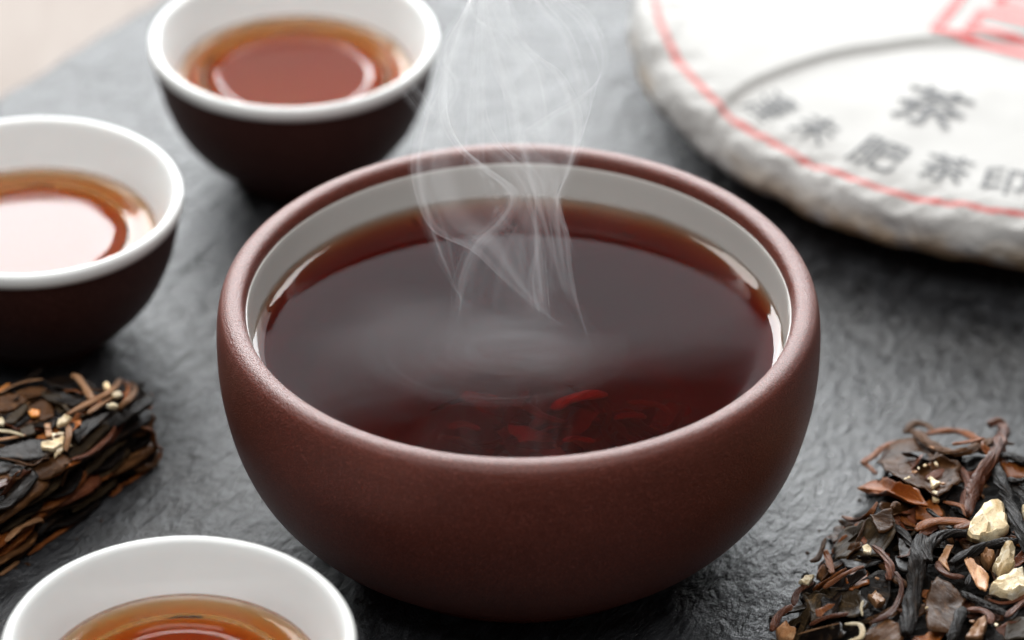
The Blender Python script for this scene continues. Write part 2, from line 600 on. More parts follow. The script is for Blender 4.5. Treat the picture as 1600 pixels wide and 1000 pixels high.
for px, py, lab, tlab in cups:
    c = at(px, py, CH)
    c[2] = 0.0
    cup = empty('tea_cup', c)
    tag(cup, lab, 'cup', 'small tea cups round the bowl')
    V, Fc = lathe(cupp + [(3.10, 3.19), (3.00, 2.9), (2.78, 2.3), (2.42, 1.5), (1.95, 0.90), (1.3, 0.52), (0.3, 0.36)], c, 144, 0.002, True, True)
    build('clay_body', V, Fc, M['cup'], cup)
    V, Fc = lathe(lipp, c, 144, 0.0, False, True)
    build('white_lining', V, Fc, M['white'], cup)
    inn = [p for p in lipp if p[1] < 3.3 and p[0] < 3.0]
    tq = liquid('tea', c, inn, CUP_LEVEL, M['tea_amber'], 144, 0.10)
    tag(tq, tlab, 'tea', 'amber tea in the small cups')

# ------------------------------------------------------------------ wrapped tea cake
CC = np.array([12.91, 17.47, 0.0])


def cake_z(x, y):
    dx, dy = x - CC[0], y - CC[1]
    r, a = math.hypot(dx, dy), math.atan2(dy, dx)
    z = 2.18 + 0.10 * (1 - (min(r, 9.6) / 9.6) ** 2) - 0.04 * math.exp(-((r - 3.0) / 1.4) ** 2)
    z += 0.05 * nz(x * 0.28, y * 0.28, 2.0) + 0.02 * nz(x * 0.9, y * 0.9, 4.0)
    # the wrapper's own flap: a fold that lies one ply higher on the far side of a curved line
    z += 0.15 * (1 / (1 + math.exp(-fold_side(x, y) / 0.02)))
    if r > 8.7:
        z -= 0.55 * ((r - 8.7) / 1.6) ** 2.2
    return z


FOLD = [at(px, py, 2.25)[:2] for px, py in ((1060, 215), (1120, 165), (1180, 130), (1290, 92), (1380, 76), (1440, 68), (1520, 64), (1640, 62))]
FOLDP = resample(crom(FOLD, 8), 60)


def fold_side(x, y):
    d = FOLDP - np.array([x, y])
    i = int(np.argmin((d ** 2).sum(1)))
    i0, i1 = max(0, i - 1), min(len(FOLDP) - 1, i + 1)
    t = FOLDP[i1] - FOLDP[i0]
    t = t / np.linalg.norm(t)
    w = np.array([x, y]) - FOLDP[i]
    s = t[0] * w[1] - t[1] * w[0]
    if i in (0, len(FOLDP) - 1):
        s -= abs(t @ w) * 0.9
    return s


nr, na = 96, 720
V, Fc = [], []
prof_r = list(np.linspace(0.02, 8.6, 58)) + list(np.linspace(8.7, 10.1, 20))
for r in prof_r:
    for k in range(na):
        a = 2 * math.pi * k / na
        rr = r * (1 + max(0, (r - 8.9)) * 0.022 * nz(math.cos(a) * 6, math.sin(a) * 6, 1.0))
        x, y = CC[0] + rr * math.cos(a), CC[1] + rr * math.sin(a)
        z = cake_z(x, y)
        cr = max(0, (r - 9.0) / 1.1)
        z += cr * (0.20 * nz(a * 5.0, r * 0.7, 3.3) + 0.10 * (1 - 3 * abs(nz(a * 11 + r * 1.3, 1.1, 6.0))) + 0.05 * (1 - 3 * abs(nz(a * 23 - r * 2.0, 2.1, 3.0))))
        V.append((x, y, z))
side = [(10.16, 1.58), (10.24, 1.38), (10.22, 1.16), (10.06, 0.95), (9.78, 0.72), (9.40, 0.48), (9.0, 0.28), (8.6, 0.12), (8.0, 0.03)]
def pleats(a, z):
    ph = a * 46 / (2 * math.pi) + 2.2 * nz(math.cos(a) * 2.5, math.sin(a) * 2.5, 3.0) + 0.9 * (1.6 - z) * (0.5 + nz(a * 2.0, 8.0))
    f = ph % 1.0
    k = math.floor(ph)
    am = 0.5 + 0.9 * nz(k * 3.7, 1.3)
    return am * (min(f / 0.85, (1 - f) / 0.15) - 0.5)


for q, (r, z) in enumerate(side):
    for k in range(na):
        a = 2 * math.pi * k / na
        ridge = 1 - 2 * abs(nz(a * 8 + z * 0.9, z * 0.5, 2.2))
        pleat = 1 - 3 * abs(nz(a * 17 - z * 2.2 + 1.5 * nz(a * 3, z, 5.0), z * 0.4, 7.0))
        rr = r + 0.05 * ridge + 0.02 * pleat + 0.17 * pleats(a, z) * min(1.0, 0.3 + q * 0.2) + 0.22 * nz(a * 4.0, z * 0.5, 9.0) + 0.02 * nz(a * 34, z * 4, 1.0) - 0.05
        zz = z + 0.12 * nz(a * 8, z * 0.9, 4.0) * (1 if q < 8 else 0)
        V.append((CC[0] + rr * math.cos(a), CC[1] + rr * math.sin(a), zz))
rows = len(prof_r) + len(side)
for i in range(rows - 1):
    for k in range(na):
        k2 = (k + 1) % na
        Fc.append((i * na + k, (i + 1) * na + k, (i + 1) * na + k2, i * na + k2))
Fc.append(tuple(range(na)))
Fc.append(tuple(range((rows - 1) * na, rows * na))[::-1])
cake = empty('tea_cake', CC)
tag(cake, 'round pressed tea cake in a white paper wrapper with a red ring', 'tea cake')
build('paper_wrapper', V, Fc, paper_mat(CC), cake)


def printed(ch, cx, cy, size, ang, mat, weight=0.0, name='printed_character', squash=1.0):
    cu = bpy.data.curves.new('glyph', 'FONT')
    cu.body = ch
    cu.resolution_u = 4
    cu.offset = weight
    o = bpy.data.objects.new('glyph', cu)
    COL.objects.link(o)
    dg = bpy.context.evaluated_depsgraph_get()
    me = bpy.data.meshes.new_from_object(o.evaluated_get(dg))
    bpy.data.objects.remove(o)
    bm = bmesh.new()
    bm.from_mesh(me)
    bmesh.ops.triangulate(bm, faces=bm.faces)
    for _ in range(2):
        long = [e for e in bm.edges if e.calc_length() > 0.12]
        bmesh.ops.subdivide_edges(bm, edges=long, cuts=1)
        bmesh.ops.triangulate(bm, faces=bm.faces)
    ca, sa = math.cos(ang), math.sin(ang)
    V = []
    for v in bm.verts:
        u, w = (v.co.x - 0.5) * size * squash, (v.co.y - 0.38) * size
        x, y = cx + ca * u - sa * w, cy + sa * u + ca * w
        V.append((x, y, cake_z(x, y) + 0.04))
    bm.verts.index_update()
    F_ = [tuple(v.index for v in f.verts) for f in bm.faces]
    bm.free()
    bpy.data.meshes.remove(me)
    return build(name, V, F_, mat, cake, False)


for ch, px, py, size in (('潼', 1205, 166, 1.15), ('未', 1276, 202, 1.10), ('肥', 1374, 240, 1.25), ('茶', 1478, 264, 1.20), ('印', 1570, 284, 1.15)):
    p = at(px, py, 2.2)
    printed(ch, p[0], p[1], size, math.atan2(p[1] - CC[1], p[0] - CC[0]) + math.pi / 2, M['ink'], 0.001)
p = at(1456, 168, 2.25)
printed('茶', p[0], p[1], 1.75, math.radians(-28), M['ink'], 0.006)
# red seal: a square frame with one character in it
SA = math.radians(-26)
s0 = at(1451, 51, 2.3)[:2]
ux, uy = np.array([math.cos(SA), math.sin(SA)]), np.array([-math.sin(SA), math.cos(SA)])
S_ = 3.6
for a, b in (((0, 0), (S_, 0.22)), ((0, S_ - 0.22), (S_, S_)), ((0, 0.22), (0.22, S_ - 0.22)), ((S_ - 0.22, 0.22), (S_, S_ - 0.22))):
    V, Fc = [], []
    nn = 24
    hor = (b[0] - a[0]) > (b[1] - a[1])
    for k in range(nn + 1):
        for m_ in range(2):
            u = a[0] + (b[0] - a[0]) * (k / nn if hor else m_)
            w = a[1] + (b[1] - a[1]) * (m_ if hor else k / nn)
            q = s0 + ux * u + uy * w
            V.append((q[0], q[1], cake_z(*q) + 0.04))
    Fc = [(2 * k, 2 * k + 2, 2 * k + 3, 2 * k + 1) for k in range(nn)]
    build('seal_border', V, Fc, M['seal'], cake)
q = s0 + ux * S_ * 0.5 + uy * S_ * 0.52
printed('宫', q[0], q[1], 3.3, SA, M['seal'], -0.004, 'seal_character')


# ------------------------------------------------------------------ tea leaf pieces
GRAIN = {}


def strand_mesh(path, r, ribs=5, flat=0.52, twist=1.0, seed=0, ns=36, nc=26, tip=0.55, rough=0.27):
    """a rolled, twisted leaf: lengthwise ridges and creases on a tapering, bent body"""
    P = resample(crom(path, 10), ns)
    T = np.gradient(P, axis=0)
    T /= np.linalg.norm(T, axis=1)[:, None] + 1e-9
    n = np.cross(T[0], [0.13, 0.2, 1.0])
    n /= np.linalg.norm(n)
    V, Fc, G = [], [], []
    L = np.linalg.norm(np.diff(P, axis=0), axis=1).sum()
    for i in range(ns):
        n = n - T[i] * (n @ T[i])
        n /= np.linalg.norm(n)
        b = np.cross(T[i], n)
        s = i / (ns - 1)
        sl = s * L
        env = min(1.0, (tip + (1 - tip) * min(1, s / 0.14)), (tip + (1 - tip) * min(1, (1 - s) / 0.14)))
        env *= 1 + 0.30 * nz(sl * 1.9, seed * 1.7, 0.3)
        tw = twist * 2.2 * sl + 1.2 * nz(sl * 0.9, seed, 2.0)
        fl = flat * (1 + 0.3 * nz(sl * 1.3, seed, 8.0))
        for k in range(nc):
            a = 2 * math.pi * k / nc
            q = a + tw
            ridge = abs(nz(math.cos(q) * ribs * 0.42, math.sin(q) * ribs * 0.42 + seed, sl * 0.55))
            rr = r * env * (1 + rough * (0.9 - 4.2 * ridge) + rough * 0.8 * nz(math.cos(a) * 1.6, math.sin(a) * 1.6 + seed, sl * 3.0))
            V.append(P[i] + n * (rr * math.cos(a)) + b * (rr * fl * math.sin(a)))
            G.append((math.cos(q) * (0.5 + r * 9) + seed, math.sin(q) * (0.5 + r * 9), sl * 0.7))
    for i in range(ns - 1):
        for k in range(nc):
            k2 = (k + 1) % nc
            Fc.append((i * nc + k, i * nc + k2, (i + 1) * nc + k2, (i + 1) * nc + k))
    Fc.append(tuple(range(nc))[::-1])
    Fc.append(tuple(range((ns - 1) * nc, ns * nc)))
    V = np.array(V)
    GRAIN[len(V), round(float(V[0][0]), 6)] = G
    return V, Fc


def grain_of(V, seed=0):
    """pattern coordinates for a piece: along its strands, or across its veins"""
    g = GRAIN.get((len(V), round(float(V[0][0]), 6)))
    if g is not None: return g
    V = np.asarray(V)
    c = V - V.mean(0)
    a = (seed * 1.3 + len(V) * 0.7 + float(V[0][0]) * 3) % 6.28
    u, w = c[:, 0] * math.cos(a) + c[:, 1] * math.sin(a), -c[:, 0] * math.sin(a) + c[:, 1] * math.cos(a)
    return np.stack([u * 0.5, w * 1.5, c[:, 2] * 1.2 + seed], 1)


def flake_mesh(poly, th=0.035, curl=0.10, wave=0.05, seed=0, n=36, rag=0.11, rings=(1.0, 0.86, 0.66, 0.42, 0.18)):
    """a leaf: ragged outline, buckled sheet with a real thickness"""
    O = resample(np.vstack([poly, [poly[0]]]), n + 1)[:-1]
    c = O.mean(0)
    size = np.linalg.norm(O - c, axis=1).mean()
    rows_t, rows_b = [], []
    for s in rings:
        for k in range(n):
            p = c + (O[k] - c) * s * (1 + (rag * nz(k * 0.9, seed, 1.0) + rag * nz(k * 0.31, seed, 5.0) if s > 0.8 else 0))
            up = wave * size * (nz(p[0] * 1.7, p[1] * 1.7, seed * 3.1) + 0.5 * nz(p[0] * 4.5, p[1] * 4.5, seed * 1.3))
            a = 2 * math.pi * k / n
            up += curl * size * s ** 3 * (0.45 + 0.75 * nz(math.cos(a) * 1.2, math.sin(a) * 1.2, seed + 11))
            up += 0.10 * size * max(0, s - 0.8) * nz(k * 0.8, seed, 7.0) * 4
            t_ = th * (0.35 if s == 1.0 else 1.0)
            rows_t.append(p + np.array([0, 0, up + t_]))
            rows_b.append(p + np.array([0, 0, up - t_]))
    V = rows_t + rows_b
    Fc = []
    R_ = len(rings)
    off = len(rows_t)
    for i in range(R_ - 1):
        for k in range(n):
            k2 = (k + 1) % n
            Fc.append((i * n + k, i * n + k2, (i + 1) * n + k2, (i + 1) * n + k))
            Fc.append((off + i * n + k, off + (i + 1) * n + k, off + (i + 1) * n + k2, off + i * n + k2))
    Fc.append(tuple(range((R_ - 1) * n, R_ * n)))
    Fc.append(tuple(range(off + (R_ - 1) * n, off + R_ * n))[::-1])
    for k in range(n):
        k2 = (k + 1) % n
        Fc.append((k, off + k, off + k2, k2))
    return np.array(V), Fc


def chip_mesh(poly, h=0.25, seed=0, n=18, inset=0.78):
    """a chunky broken chip: an irregular prism with knocked edges"""
    rnd = random.Random(seed)
    O = resample(np.vstack([poly, [poly[0]]]), n + 1)[:-1]
    c = O.mean(0)
    tilt = np.array([rnd.uniform(-.12, .12), rnd.uniform(-.12, .12)])
    V = []
    for s, z in ((0.80, -h * 0.6), (1.0, -h * 0.25), (1.02, h * 0.30), (0.94, h * 0.55), (0.86, h * 0.62), (0.45, h * 0.64)):
        for k in range(n):
            d = O[k] - c
            p = c + d * s * (1 + 0.22 * nz(k * 0.9, seed, z * 2))
            p = p + np.array([0, 0, z + (tilt @ d[:2]) + 0.5 * h * nz(k * 0.5, seed + 3, s * 3)])
            V.append(p)
    Fc = []
    for i in range(5):
        for k in range(n):
            k2 = (k + 1) % n
            Fc.append((i * n + k, i * n + k2, (i + 1) * n + k2, (i + 1) * n + k))
    Fc.append(tuple(range(n))[::-1])
    Fc.append(tuple(range(5 * n, 6 * n)))
    return np.array(V), Fc


def seg_dist(p, poly):
    best = 1e9
    for i in range(len(poly) - 1):
        a, b = np.array(poly[i]), np.array(poly[i + 1])
        t = np.clip(((p - a) @ (b - a)) / ((b - a) @ (b - a)), 0, 1)
        best = min(best, np.linalg.norm(p - a - t * (b - a)))
    return best


def inside(p, poly):
    x, y = p
    r = False
    n = len(poly)
    for i in range(n):
        (x1, y1), (x2, y2) = poly[i], poly[(i + 1) % n]
        if (y1 > y) != (y2 > y) and x < (x2 - x1) * (y - y1) / (y2 - y1) + x1:
            r = not r
    return r


class Block:
    """a broken block of pressed tea: outline on the slate, a height field, pieces lying on it"""

    def __init__(self, outline, height, slope, amp, seed):
        self.o, self.h, self.slope, self.amp, self.seed = outline, height, slope, amp, seed
        self.loop = list(outline) + [outline[0]]

    def z(self, x, y):
        p = np.array([x, y])
        d = seg_dist(p, self.loop)
        if not inside((x, y), self.o):
            return 0.0
        t = min(1.0, d / self.slope)
        t = t * t * (3 - 2 * t)
        return max(0.02, self.h * (0.10 + 0.90 * t) + self.amp * nz(x * 0.7, y * 0.7, self.seed) + 0.35 * self.amp * nz(x * 2.1, y * 2.1, self.seed + 4))

    def on(self, px, py, lift=0.0):
        z = self.h
        for _ in range(7):
            p = at(px, py, z + lift)
            z = 0.5 * z + 0.5 * max(self.z(p[0], p[1]), 0.35 * self.h)
        p = at(px, py, z + lift)
        return p

    def core(self, parent, mat, step=0.16):
        xs = [p[0] for p in self.o]
        ys = [p[1] for p in self.o]
        nx, ny = int((max(xs) - min(xs)) / step) + 3, int((max(ys) - min(ys)) / step) + 3
        V, Fc, idx = [], [], {}
        for i in range(nx):
            for j in range(ny):
                x, y = min(xs) - step + i * step, min(ys) - step + j * step
                if inside((x, y), self.o):
                    idx[i, j] = len(V)
                    V.append((x + 0.05 * nz(i * 0.9, j * 0.9, 1), y + 0.05 * nz(i * 0.9, j * 0.9, 2), self.z(x, y) - 0.10 + 0.10 * nz(x * 5, y * 5, 3)))
        nt = len(V)
        V += [(x, y, 0.004) for x, y, z in V]
        cells = set()
        for (i, j) in idx:
            if all(q in idx for q in ((i + 1, j), (i, j + 1), (i + 1, j + 1))):
                cells.add((i, j))
        for (i, j) in cells:
            a, b, c_, d = idx[i, j], idx[i + 1, j], idx[i + 1, j + 1], idx[i, j + 1]
            Fc.append((a, b, c_, d))
            Fc.append((nt + a, nt + d, nt + c_, nt + b))
            for (di, dj), (e0, e1) in (((-1, 0), (d, a)), ((1, 0), (b, c_)), ((0, -1), (a, b)), ((0, 1), (c_, d))):
                if (i + di, j + dj) not in cells:
                    Fc.append((e1, e0, nt + e0, nt + e1))
        build('pressed_core', V, Fc, mat, parent, False, grain=[(v[0] * 1.5, v[1] * 1.5, v[2] * 3) for v in V])


def add_strand(parent, blk, pts, w, mat, lift=0.1, name='twisted_leaf', conv=None, rise=None, **kw):
    X = []
    for i, (x, y) in enumerate(pts):
        px, py = conv(x, y)
        r_ = rise[i] if rise else 0.0
        X.append(blk.on(px, py, lift + r_))
    V, Fc = strand_mesh(X, w, **kw)
    return build(name, V, Fc, M[mat], parent, grain=grain_of(V))


def add_flake(parent, blk, pts, mat, lift=0.08, conv=None, name='leaf', **kw):
    X = [blk.on(*conv(x, y), lift) for x, y in pts]
    V, Fc = flake_mesh(X, **kw)
    return build(name, V, Fc, M[mat], parent, grain=grain_of(V))


def add_chip(parent, blk, pts, mat, lift=0.12, conv=None, name='chip', **kw):
    mx, my = sum(p[0] for p in pts) / len(pts), sum(p[1] for p in pts) / len(pts)
    X = [blk.on(*conv(mx + (x - mx) * 0.88, my + (y - my) * 0.88), lift) for x, y in pts]
    V, Fc = chip_mesh(X, **kw)
    o = build(name, V, Fc, M[mat], parent, True, grain=grain_of(V))
    o.data.set_sharp_from_angle(angle=math.radians(32))
    return o


# shared shapes for the many small pieces
rg = random.Random(3)
STR, FLK, CHP = [], [], []
for i in range(9):
    L = rg.uniform(0.9, 1.7)
    pts = [(-L / 2, 0, 0), (-L / 6, rg.uniform(-.22, .22), rg.uniform(0, .10)), (L / 6, rg.uniform(-.22, .22), rg.uniform(0, .12)), (L / 2, rg.uniform(-.2, .2), rg.uniform(-.05, .1))]
    STR.append(strand_mesh(pts, rg.uniform(0.055, 0.115), ribs=rg.choice((4, 5, 6)), seed=i, ns=16, nc=9, twist=rg.uniform(.3, 1.5)))
for i in range(8):
    a, b = rg.uniform(0.5, 0.85), rg.uniform(0.14, 0.34)
    poly = [np.array([a * math.cos(q) * rg.uniform(.7, 1.2), b * math.sin(q) * rg.uniform(.6, 1.3), 0]) for q in np.linspace(0, 2 * math.pi, 8)[:-1]]
    FLK.append(flake_mesh(poly, 0.018, rg.uniform(0.1, 0.5), 0.16, i + 20, n=24, rag=.2, rings=(1, .85, .55, .2)))
for i in range(5):
    poly = [np.array([rg.uniform(.6, 1.3) * .14 * math.cos(q), rg.uniform(.4, 1.1) * .10 * math.sin(q), 0]) for q in np.linspace(0, 2 * math.pi, 6)[:-1]]
    CHP.append(chip_mesh(poly, 0.06, i, n=10))
_cache = {}


def inst(kind, i, mat, parent, loc, rot, scale=1.0):
    src = {'twisted_leaf': STR, 'leaf': FLK, 'chip': CHP}[kind]
    key = (kind, i % len(src), mat)
    if key not in _cache:
        V, Fc = src[i % len(src)]
        _cache[key] = mesh_of(kind, V, Fc, M[mat], True, grain_of(V), 32 if kind == 'chip' else 0)
    o = bpy.data.objects.new(kind, _cache[key])
    COL.objects.link(o)
    o.parent = parent
    base = np.array(parent.location) / CM
    o.location = Vector((np.asarray(loc) - base) * CM)
    o.rotation_euler = rot
    o.scale = (scale,) * 3
    return o


def fill(parent, blk, n, box, seed, mats, lo=0.0, hi=0.10, margin=0.0):
    r = random.Random(seed)
    k = 0
    tries = 0
    while k < n and tries < n * 30:
        tries += 1
        x, y = r.uniform(box[0], box[1]), r.uniform(box[2], box[3])
        if not inside((x, y), blk.o): continue
        if seg_dist(np.array([x, y]), blk.loop) < margin: continue
        z = blk.z(x, y)
        e = 0.25
        gx = (blk.z(x + e, y) - blk.z(x - e, y)) / (2 * e)
        gy = (blk.z(x, y + e) - blk.z(x, y - e)) / (2 * e)
        gx, gy = np.clip(gx, -1.6, 1.6), np.clip(gy, -1.6, 1.6)
        kind = r.choices(('twisted_leaf', 'leaf'), (0.36, 0.64))[0]
        nrm = Vector((-gx, -gy, 1)).normalized()
        q = nrm.to_track_quat('Z', 'Y').to_matrix() @ Matrix.Rotation(r.uniform(0, 6.28), 3, 'Z') @ Matrix.Rotation(r.gauss(0, 0.18), 3, 'X') @ Matrix.Rotation(r.gauss(0, 0.16), 3, 'Y')
        inst(kind, r.randrange(99), r.choices(list(mats), list(mats.values()))[0], parent, (x, y, max(0.12, z + r.uniform(lo, hi))), q.to_euler(), r.uniform(0.7, 1.1))
        k += 1


# ---- right: broken chunk with twisted leaves and pale chips
RB = Block([(4.75, -5.6), (5.05, -4.5), (5.55, -3.3), (6.0, -2.3), (6.35, -1.2), (6.75, -0.35), (7.35, 0.5), (8.3, 1.05), (9.6, 0.95), (11.2, 0.6), (13.6, 0.2), (14.2, -3), (13.8, -7.2), (8, -8.0), (5.0, -7.4)], 1.45, 1.15, 0.16, 5)
right = empty('loose_tea_chunk', (8.8, -3.0, 0))
tag(right, 'broken chunk of dark tea leaves with pale yellow chips, beside the bowl', 'tea chunk')
RB.core(right, M['core'])
fill(right, RB, 130, (4.8, 11.6, -6.6, 1.0), 11, dict(black=3.4, brown=4.2, olive=2, red=1.8, rust=1.6), -0.14, 0.02)
K1 = 2.7775


def c1(x, y):
    return 1200 + x / K1, 640 + y / K1


sA = lambda *a, **k: add_strand(right, RB, *a, conv=c1, **k)
fA = lambda *a, **k: add_flake(right, RB, *a, conv=c1, **k)
hA = lambda *a, **k: add_chip(right, RB, *a, conv=c1, **k)
# big leaves
fA([(470, 240), (520, 180), (600, 140), (680, 150), (760, 220), (840, 260), (820, 340), (740, 400), (640, 340), (530, 300)], 'brown', lift=0.22, seed=1, curl=0.14, wave=0.08, n=48)
fA([(385, 352), (470, 318), (560, 318), (640, 355), (700, 440), (620, 425), (520, 375), (430, 372)], 'rust', lift=0.20, seed=2, curl=0.30, n=44)
fA([(320, 530), (430, 480), (545, 440), (548, 560), (490, 645), (300, 660), (280, 600)], 'olive', lift=0.16, seed=3, curl=0.10, wave=0.06, n=44)
fA([(150, 810), (250, 780), (400, 790), (440, 840), (400, 900), (190, 930)], 'olive', lift=0.14, seed=4, curl=0.08, n=40)
fA([(680, 840), (715, 740), (790, 755), (855, 835), (800, 970), (690, 965)], 'brown', lift=0.14, seed=5, curl=0.16, n=40)
fA([(1005, 225), (1120, 235), (1150, 300), (1040, 300)], 'rust', lift=0.06, seed=6, curl=0.1)
fA([(390, 990), (520, 910), (610, 955), (570, 1030), (420, 1060)], 'brown', lift=0.14, seed=7, curl=0.12, n=40)
fA([(300, 640), (420, 640), (500, 665), (400, 700), (340, 690)], 'black', lift=0.16, seed=8, curl=0.05)
fA([(330, 720), (430, 700), (440, 760), (350, 790)], 'rust', lift=0.12, seed=9, curl=0.15)
fA([(560, 560), (620, 590), (640, 660), (570, 650)], 'black', lift=0.10, seed=10, curl=0.3)
fA([(545, 640), (640, 650), (640, 720), (560, 700)], 'black', lift=0.06, seed=12, curl=0.3)
fA([(440, 470), (540, 440), (545, 520), (480, 545)], 'brown', lift=0.24, seed=14, curl=0.35)
fA([(130, 980), (310, 925), (340, 985), (150, 1060)], 'black', lift=0.14, seed=15, curl=0.12)
fA([(1040, 920), (1111, 900), (1130, 1000), (1020, 1010)], 'olive', lift=0.1, seed=17, curl=0.2)
fA([(640, 420), (720, 400), (760, 470), (700, 500), (640, 480)], 'rust', lift=0.02, seed=18, curl=0.4)
# twisted and rolled leaves
sA([(958, 68), (1000, 50), (1025, 80), (985, 190), (925, 290), (890, 370), (868, 455)], 0.135, 'red', lift=0.26, rise=[.10, .14, .12, .08, .05, .02, 0], flat=.7, ribs=5, seed=1, ns=64, nc=40, rough=.34, tip=.5)
sA([(585, 95), (640, 100), (700, 150), (780, 185), (860, 180), (970, 140), (1060, 150)], 0.105, 'brown', lift=0.26, ribs=5, seed=2, ns=56, nc=36, rough=.3)
sA([(600, 90), (640, 60), (690, 70), (720, 100)], 0.075, 'brown', lift=0.24, ribs=4, seed=3)
sA([(690, 105), (770, 92), (850, 100), (915, 135)], 0.10, 'rust', lift=0.26, ribs=6, seed=4, rough=.10)
sA([(800, 150), (870, 140), (940, 125)], 0.06, 'rust', lift=0.36, seed=5)
sA([(405, 232), (450, 205), (510, 160), (560, 145), (615, 130)], 0.075, 'rust', lift=0.18, ribs=3, seed=6, rough=.22)
sA([(405, 225), (440, 250), (470, 280)], 0.06, 'rust', lift=0.14, ribs=3, seed=66, rough=.22)
sA([(425, 330), (500, 300), (518, 255), (490, 232)], 0.065, 'black', lift=0.16, ribs=4, seed=7)
sA([(985, 240), (1020, 330), (1060, 440), (1100, 540), (1125, 620)], 0.115, 'black', lift=0.30, flat=.72, ribs=7, seed=8, ns=64, nc=40, rough=.30)
sA([(665, 550), (655, 640), (640, 760), (615, 870), (598, 975)], 0.155, 'black', lift=0.26, flat=.72, ribs=7, seed=9, ns=64, nc=40, rough=.30, twist=.5)
sA([(695, 660), (692, 600), (740, 555), (800, 535), (860, 540)], 0.105, 'black', lift=0.32, flat=.72, ribs=7, seed=10, ns=64, nc=40, rough=.30, tip=.8)
sA([(640, 525), (700, 492), (780, 485), (890, 498)], 0.135, 'rust', lift=0.26, ribs=2, seed=11, ns=34, nc=16, rough=.05, tip=.3)
sA([(810, 515), (850, 505), (890, 492)], 0.085, 'rust', lift=0.32, ribs=2, seed=111, rough=.05)
sA([(795, 668), (870, 625), (960, 590), (1085, 568)], 0.10, 'black', lift=0.26, flat=.72, ribs=7, seed=12, ns=64, nc=40, rough=.30)
sA([(455, 590), (500, 630), (530, 680), (525, 740)], 0.085, 'red', lift=0.22, ribs=3, seed=13, rough=.22)
sA([(250, 610), (262, 650), (278, 712)], 0.07, 'rust', lift=0.18, ribs=3, seed=14)
sA([(342, 545), (310, 590), (280, 620)], 0.06, 'rust', lift=0.20, ribs=3, seed=15)
sA([(200, 782), (280, 730), (340, 690)], 0.07, 'rust', lift=0.22, ribs=3, seed=16, rough=.25)
sA([(240, 775), (330, 715), (415, 680)], 0.055, 'rust', lift=0.26, ribs=3, seed=17, rough=.25)
sA([(555, 705), (580, 760), (565, 830), (520, 890), (450, 925)], 0.06, 'red', lift=0.24, ribs=3, seed=18)
sA([(865, 870), (920, 870), (965, 895), (960, 930)], 0.09, 'red', lift=0.24, ribs=3, seed=19, rough=.1)
sA([(835, 795), (920, 835), (1035, 890)], 0.11, 'black', lift=0.18, ribs=6, seed=20, nc=20)
sA([(840, 250), (868, 320), (850, 380), (855, 440)], 0.075, 'red', lift=0.18, ribs=3, seed=21)
sA([(325, 465), (380, 480), (440, 455), (475, 405)], 0.07, 'rust', lift=0.14, ribs=3, seed=22)
sA([(310, 480), (340, 500), (360, 510)], 0.08, 'brown', lift=0.10, ribs=3, seed=23)
sA([(1010, 200), (1060, 205), (1130, 232)], 0.13, 'black', lift=0.20, ribs=5, seed=24, nc=18)
sA([(790, 1010), (820, 930), (850, 860)], 0.10, 'black', lift=0.22, ribs=6, seed=25)
sA([(1040, 300), (1080, 310), (1130, 300)], 0.09, 'black', lift=0.22, ribs=5, seed=26)
sA([(740, 660), (745, 690), (790, 720), (850, 725)], 0.075, 'red', lift=0.16, ribs=2, seed=27, rough=.08)
sA([(545, 500), (590, 540), (630, 600)], 0.085, 'black', lift=0.16, ribs=5, seed=28)
sA([(560, 640), (610, 630), (628, 590)], 0.035, 'red', lift=0.24, ribs=2, seed=29)
sA([(760, 400), (840, 420), (865, 465)], 0.07, 'rust', lift=0.20, ribs=2, seed=30, rough=.08)
sA([(690, 430), (740, 470), (800, 480)], 0.06, 'black', lift=0.24, ribs=4, seed=31)
sA([(15, 960), (50, 890), (105, 850)], 0.07, 'red', lift=0.10, ribs=3, seed=32)
sA([(180, 935), (260, 900), (350, 885)], 0.06, 'red', lift=0.20, ribs=3, seed=33)
sA([(1030, 900), (1080, 860), (1130, 820)], 0.06, 'red', lift=0.20, ribs=3, seed=34)
sA([(800, 300), (780, 350), (740, 395)], 0.07, 'black', lift=0.16, ribs=5, seed=35)
sA([(540, 430), (555, 405), (575, 415)], 0.045, 'brown', lift=0.28, ribs=3, seed=36)
sA([(130, 975), (220, 950), (310, 928)], 0.03, 'tan', lift=0.26, ribs=2, seed=37)
sA([(600, 880), (560, 860), (585, 800)], 0.05, 'rust', lift=0.10, ribs=3, seed=38)
sA([(1060, 330), (1111, 380), (1130, 440)], 0.09, 'black', lift=0.14, ribs=5, seed=39)
sA([(860, 760), (880, 720), (900, 690)], 0.05, 'black', lift=0.22, ribs=5, seed=40)
sA([(250, 560), (220, 640), (185, 660)], 0.05, 'brown', lift=0.10, ribs=3, seed=41)
sA([(110, 850), (130, 790), (200, 750)], 0.05, 'red', lift=0.08, ribs=3, seed=42)
# pale chips
hA([(852, 560), (880, 490), (955, 410), (1030, 418), (1062, 530), (1000, 545), (910, 580)], 'cream', lift=0.22, h=0.26, seed=1, n=24)
hA([(968, 690), (1000, 640), (1030, 588), (1078, 610), (1070, 690), (1000, 722)], 'cream', lift=0.28, h=0.20, seed=2, n=22)
hA([(948, 800), (1000, 735), (1111, 690), (1150, 780), (1060, 825)], 'cream', lift=0.24, h=0.22, seed=3, n=22)
sA([(955, 822), (1010, 840), (1075, 830), (1150, 790)], 0.055, 'red', lift=0.16, ribs=2, seed=51, rough=.05)
fA([(848, 665), (885, 650), (962, 740), (945, 805), (905, 775)], 'tan', lift=0.22, seed=4, curl=0.3)
fA([(738, 660), (775, 600), (805, 600), (770, 670), (790, 710)], 'tan', lift=0.14, seed=16, curl=0.4)
hA([(915, 640), (955, 615), (990, 640), (960, 695)], 'tan', lift=0.16, h=0.22, seed=6)
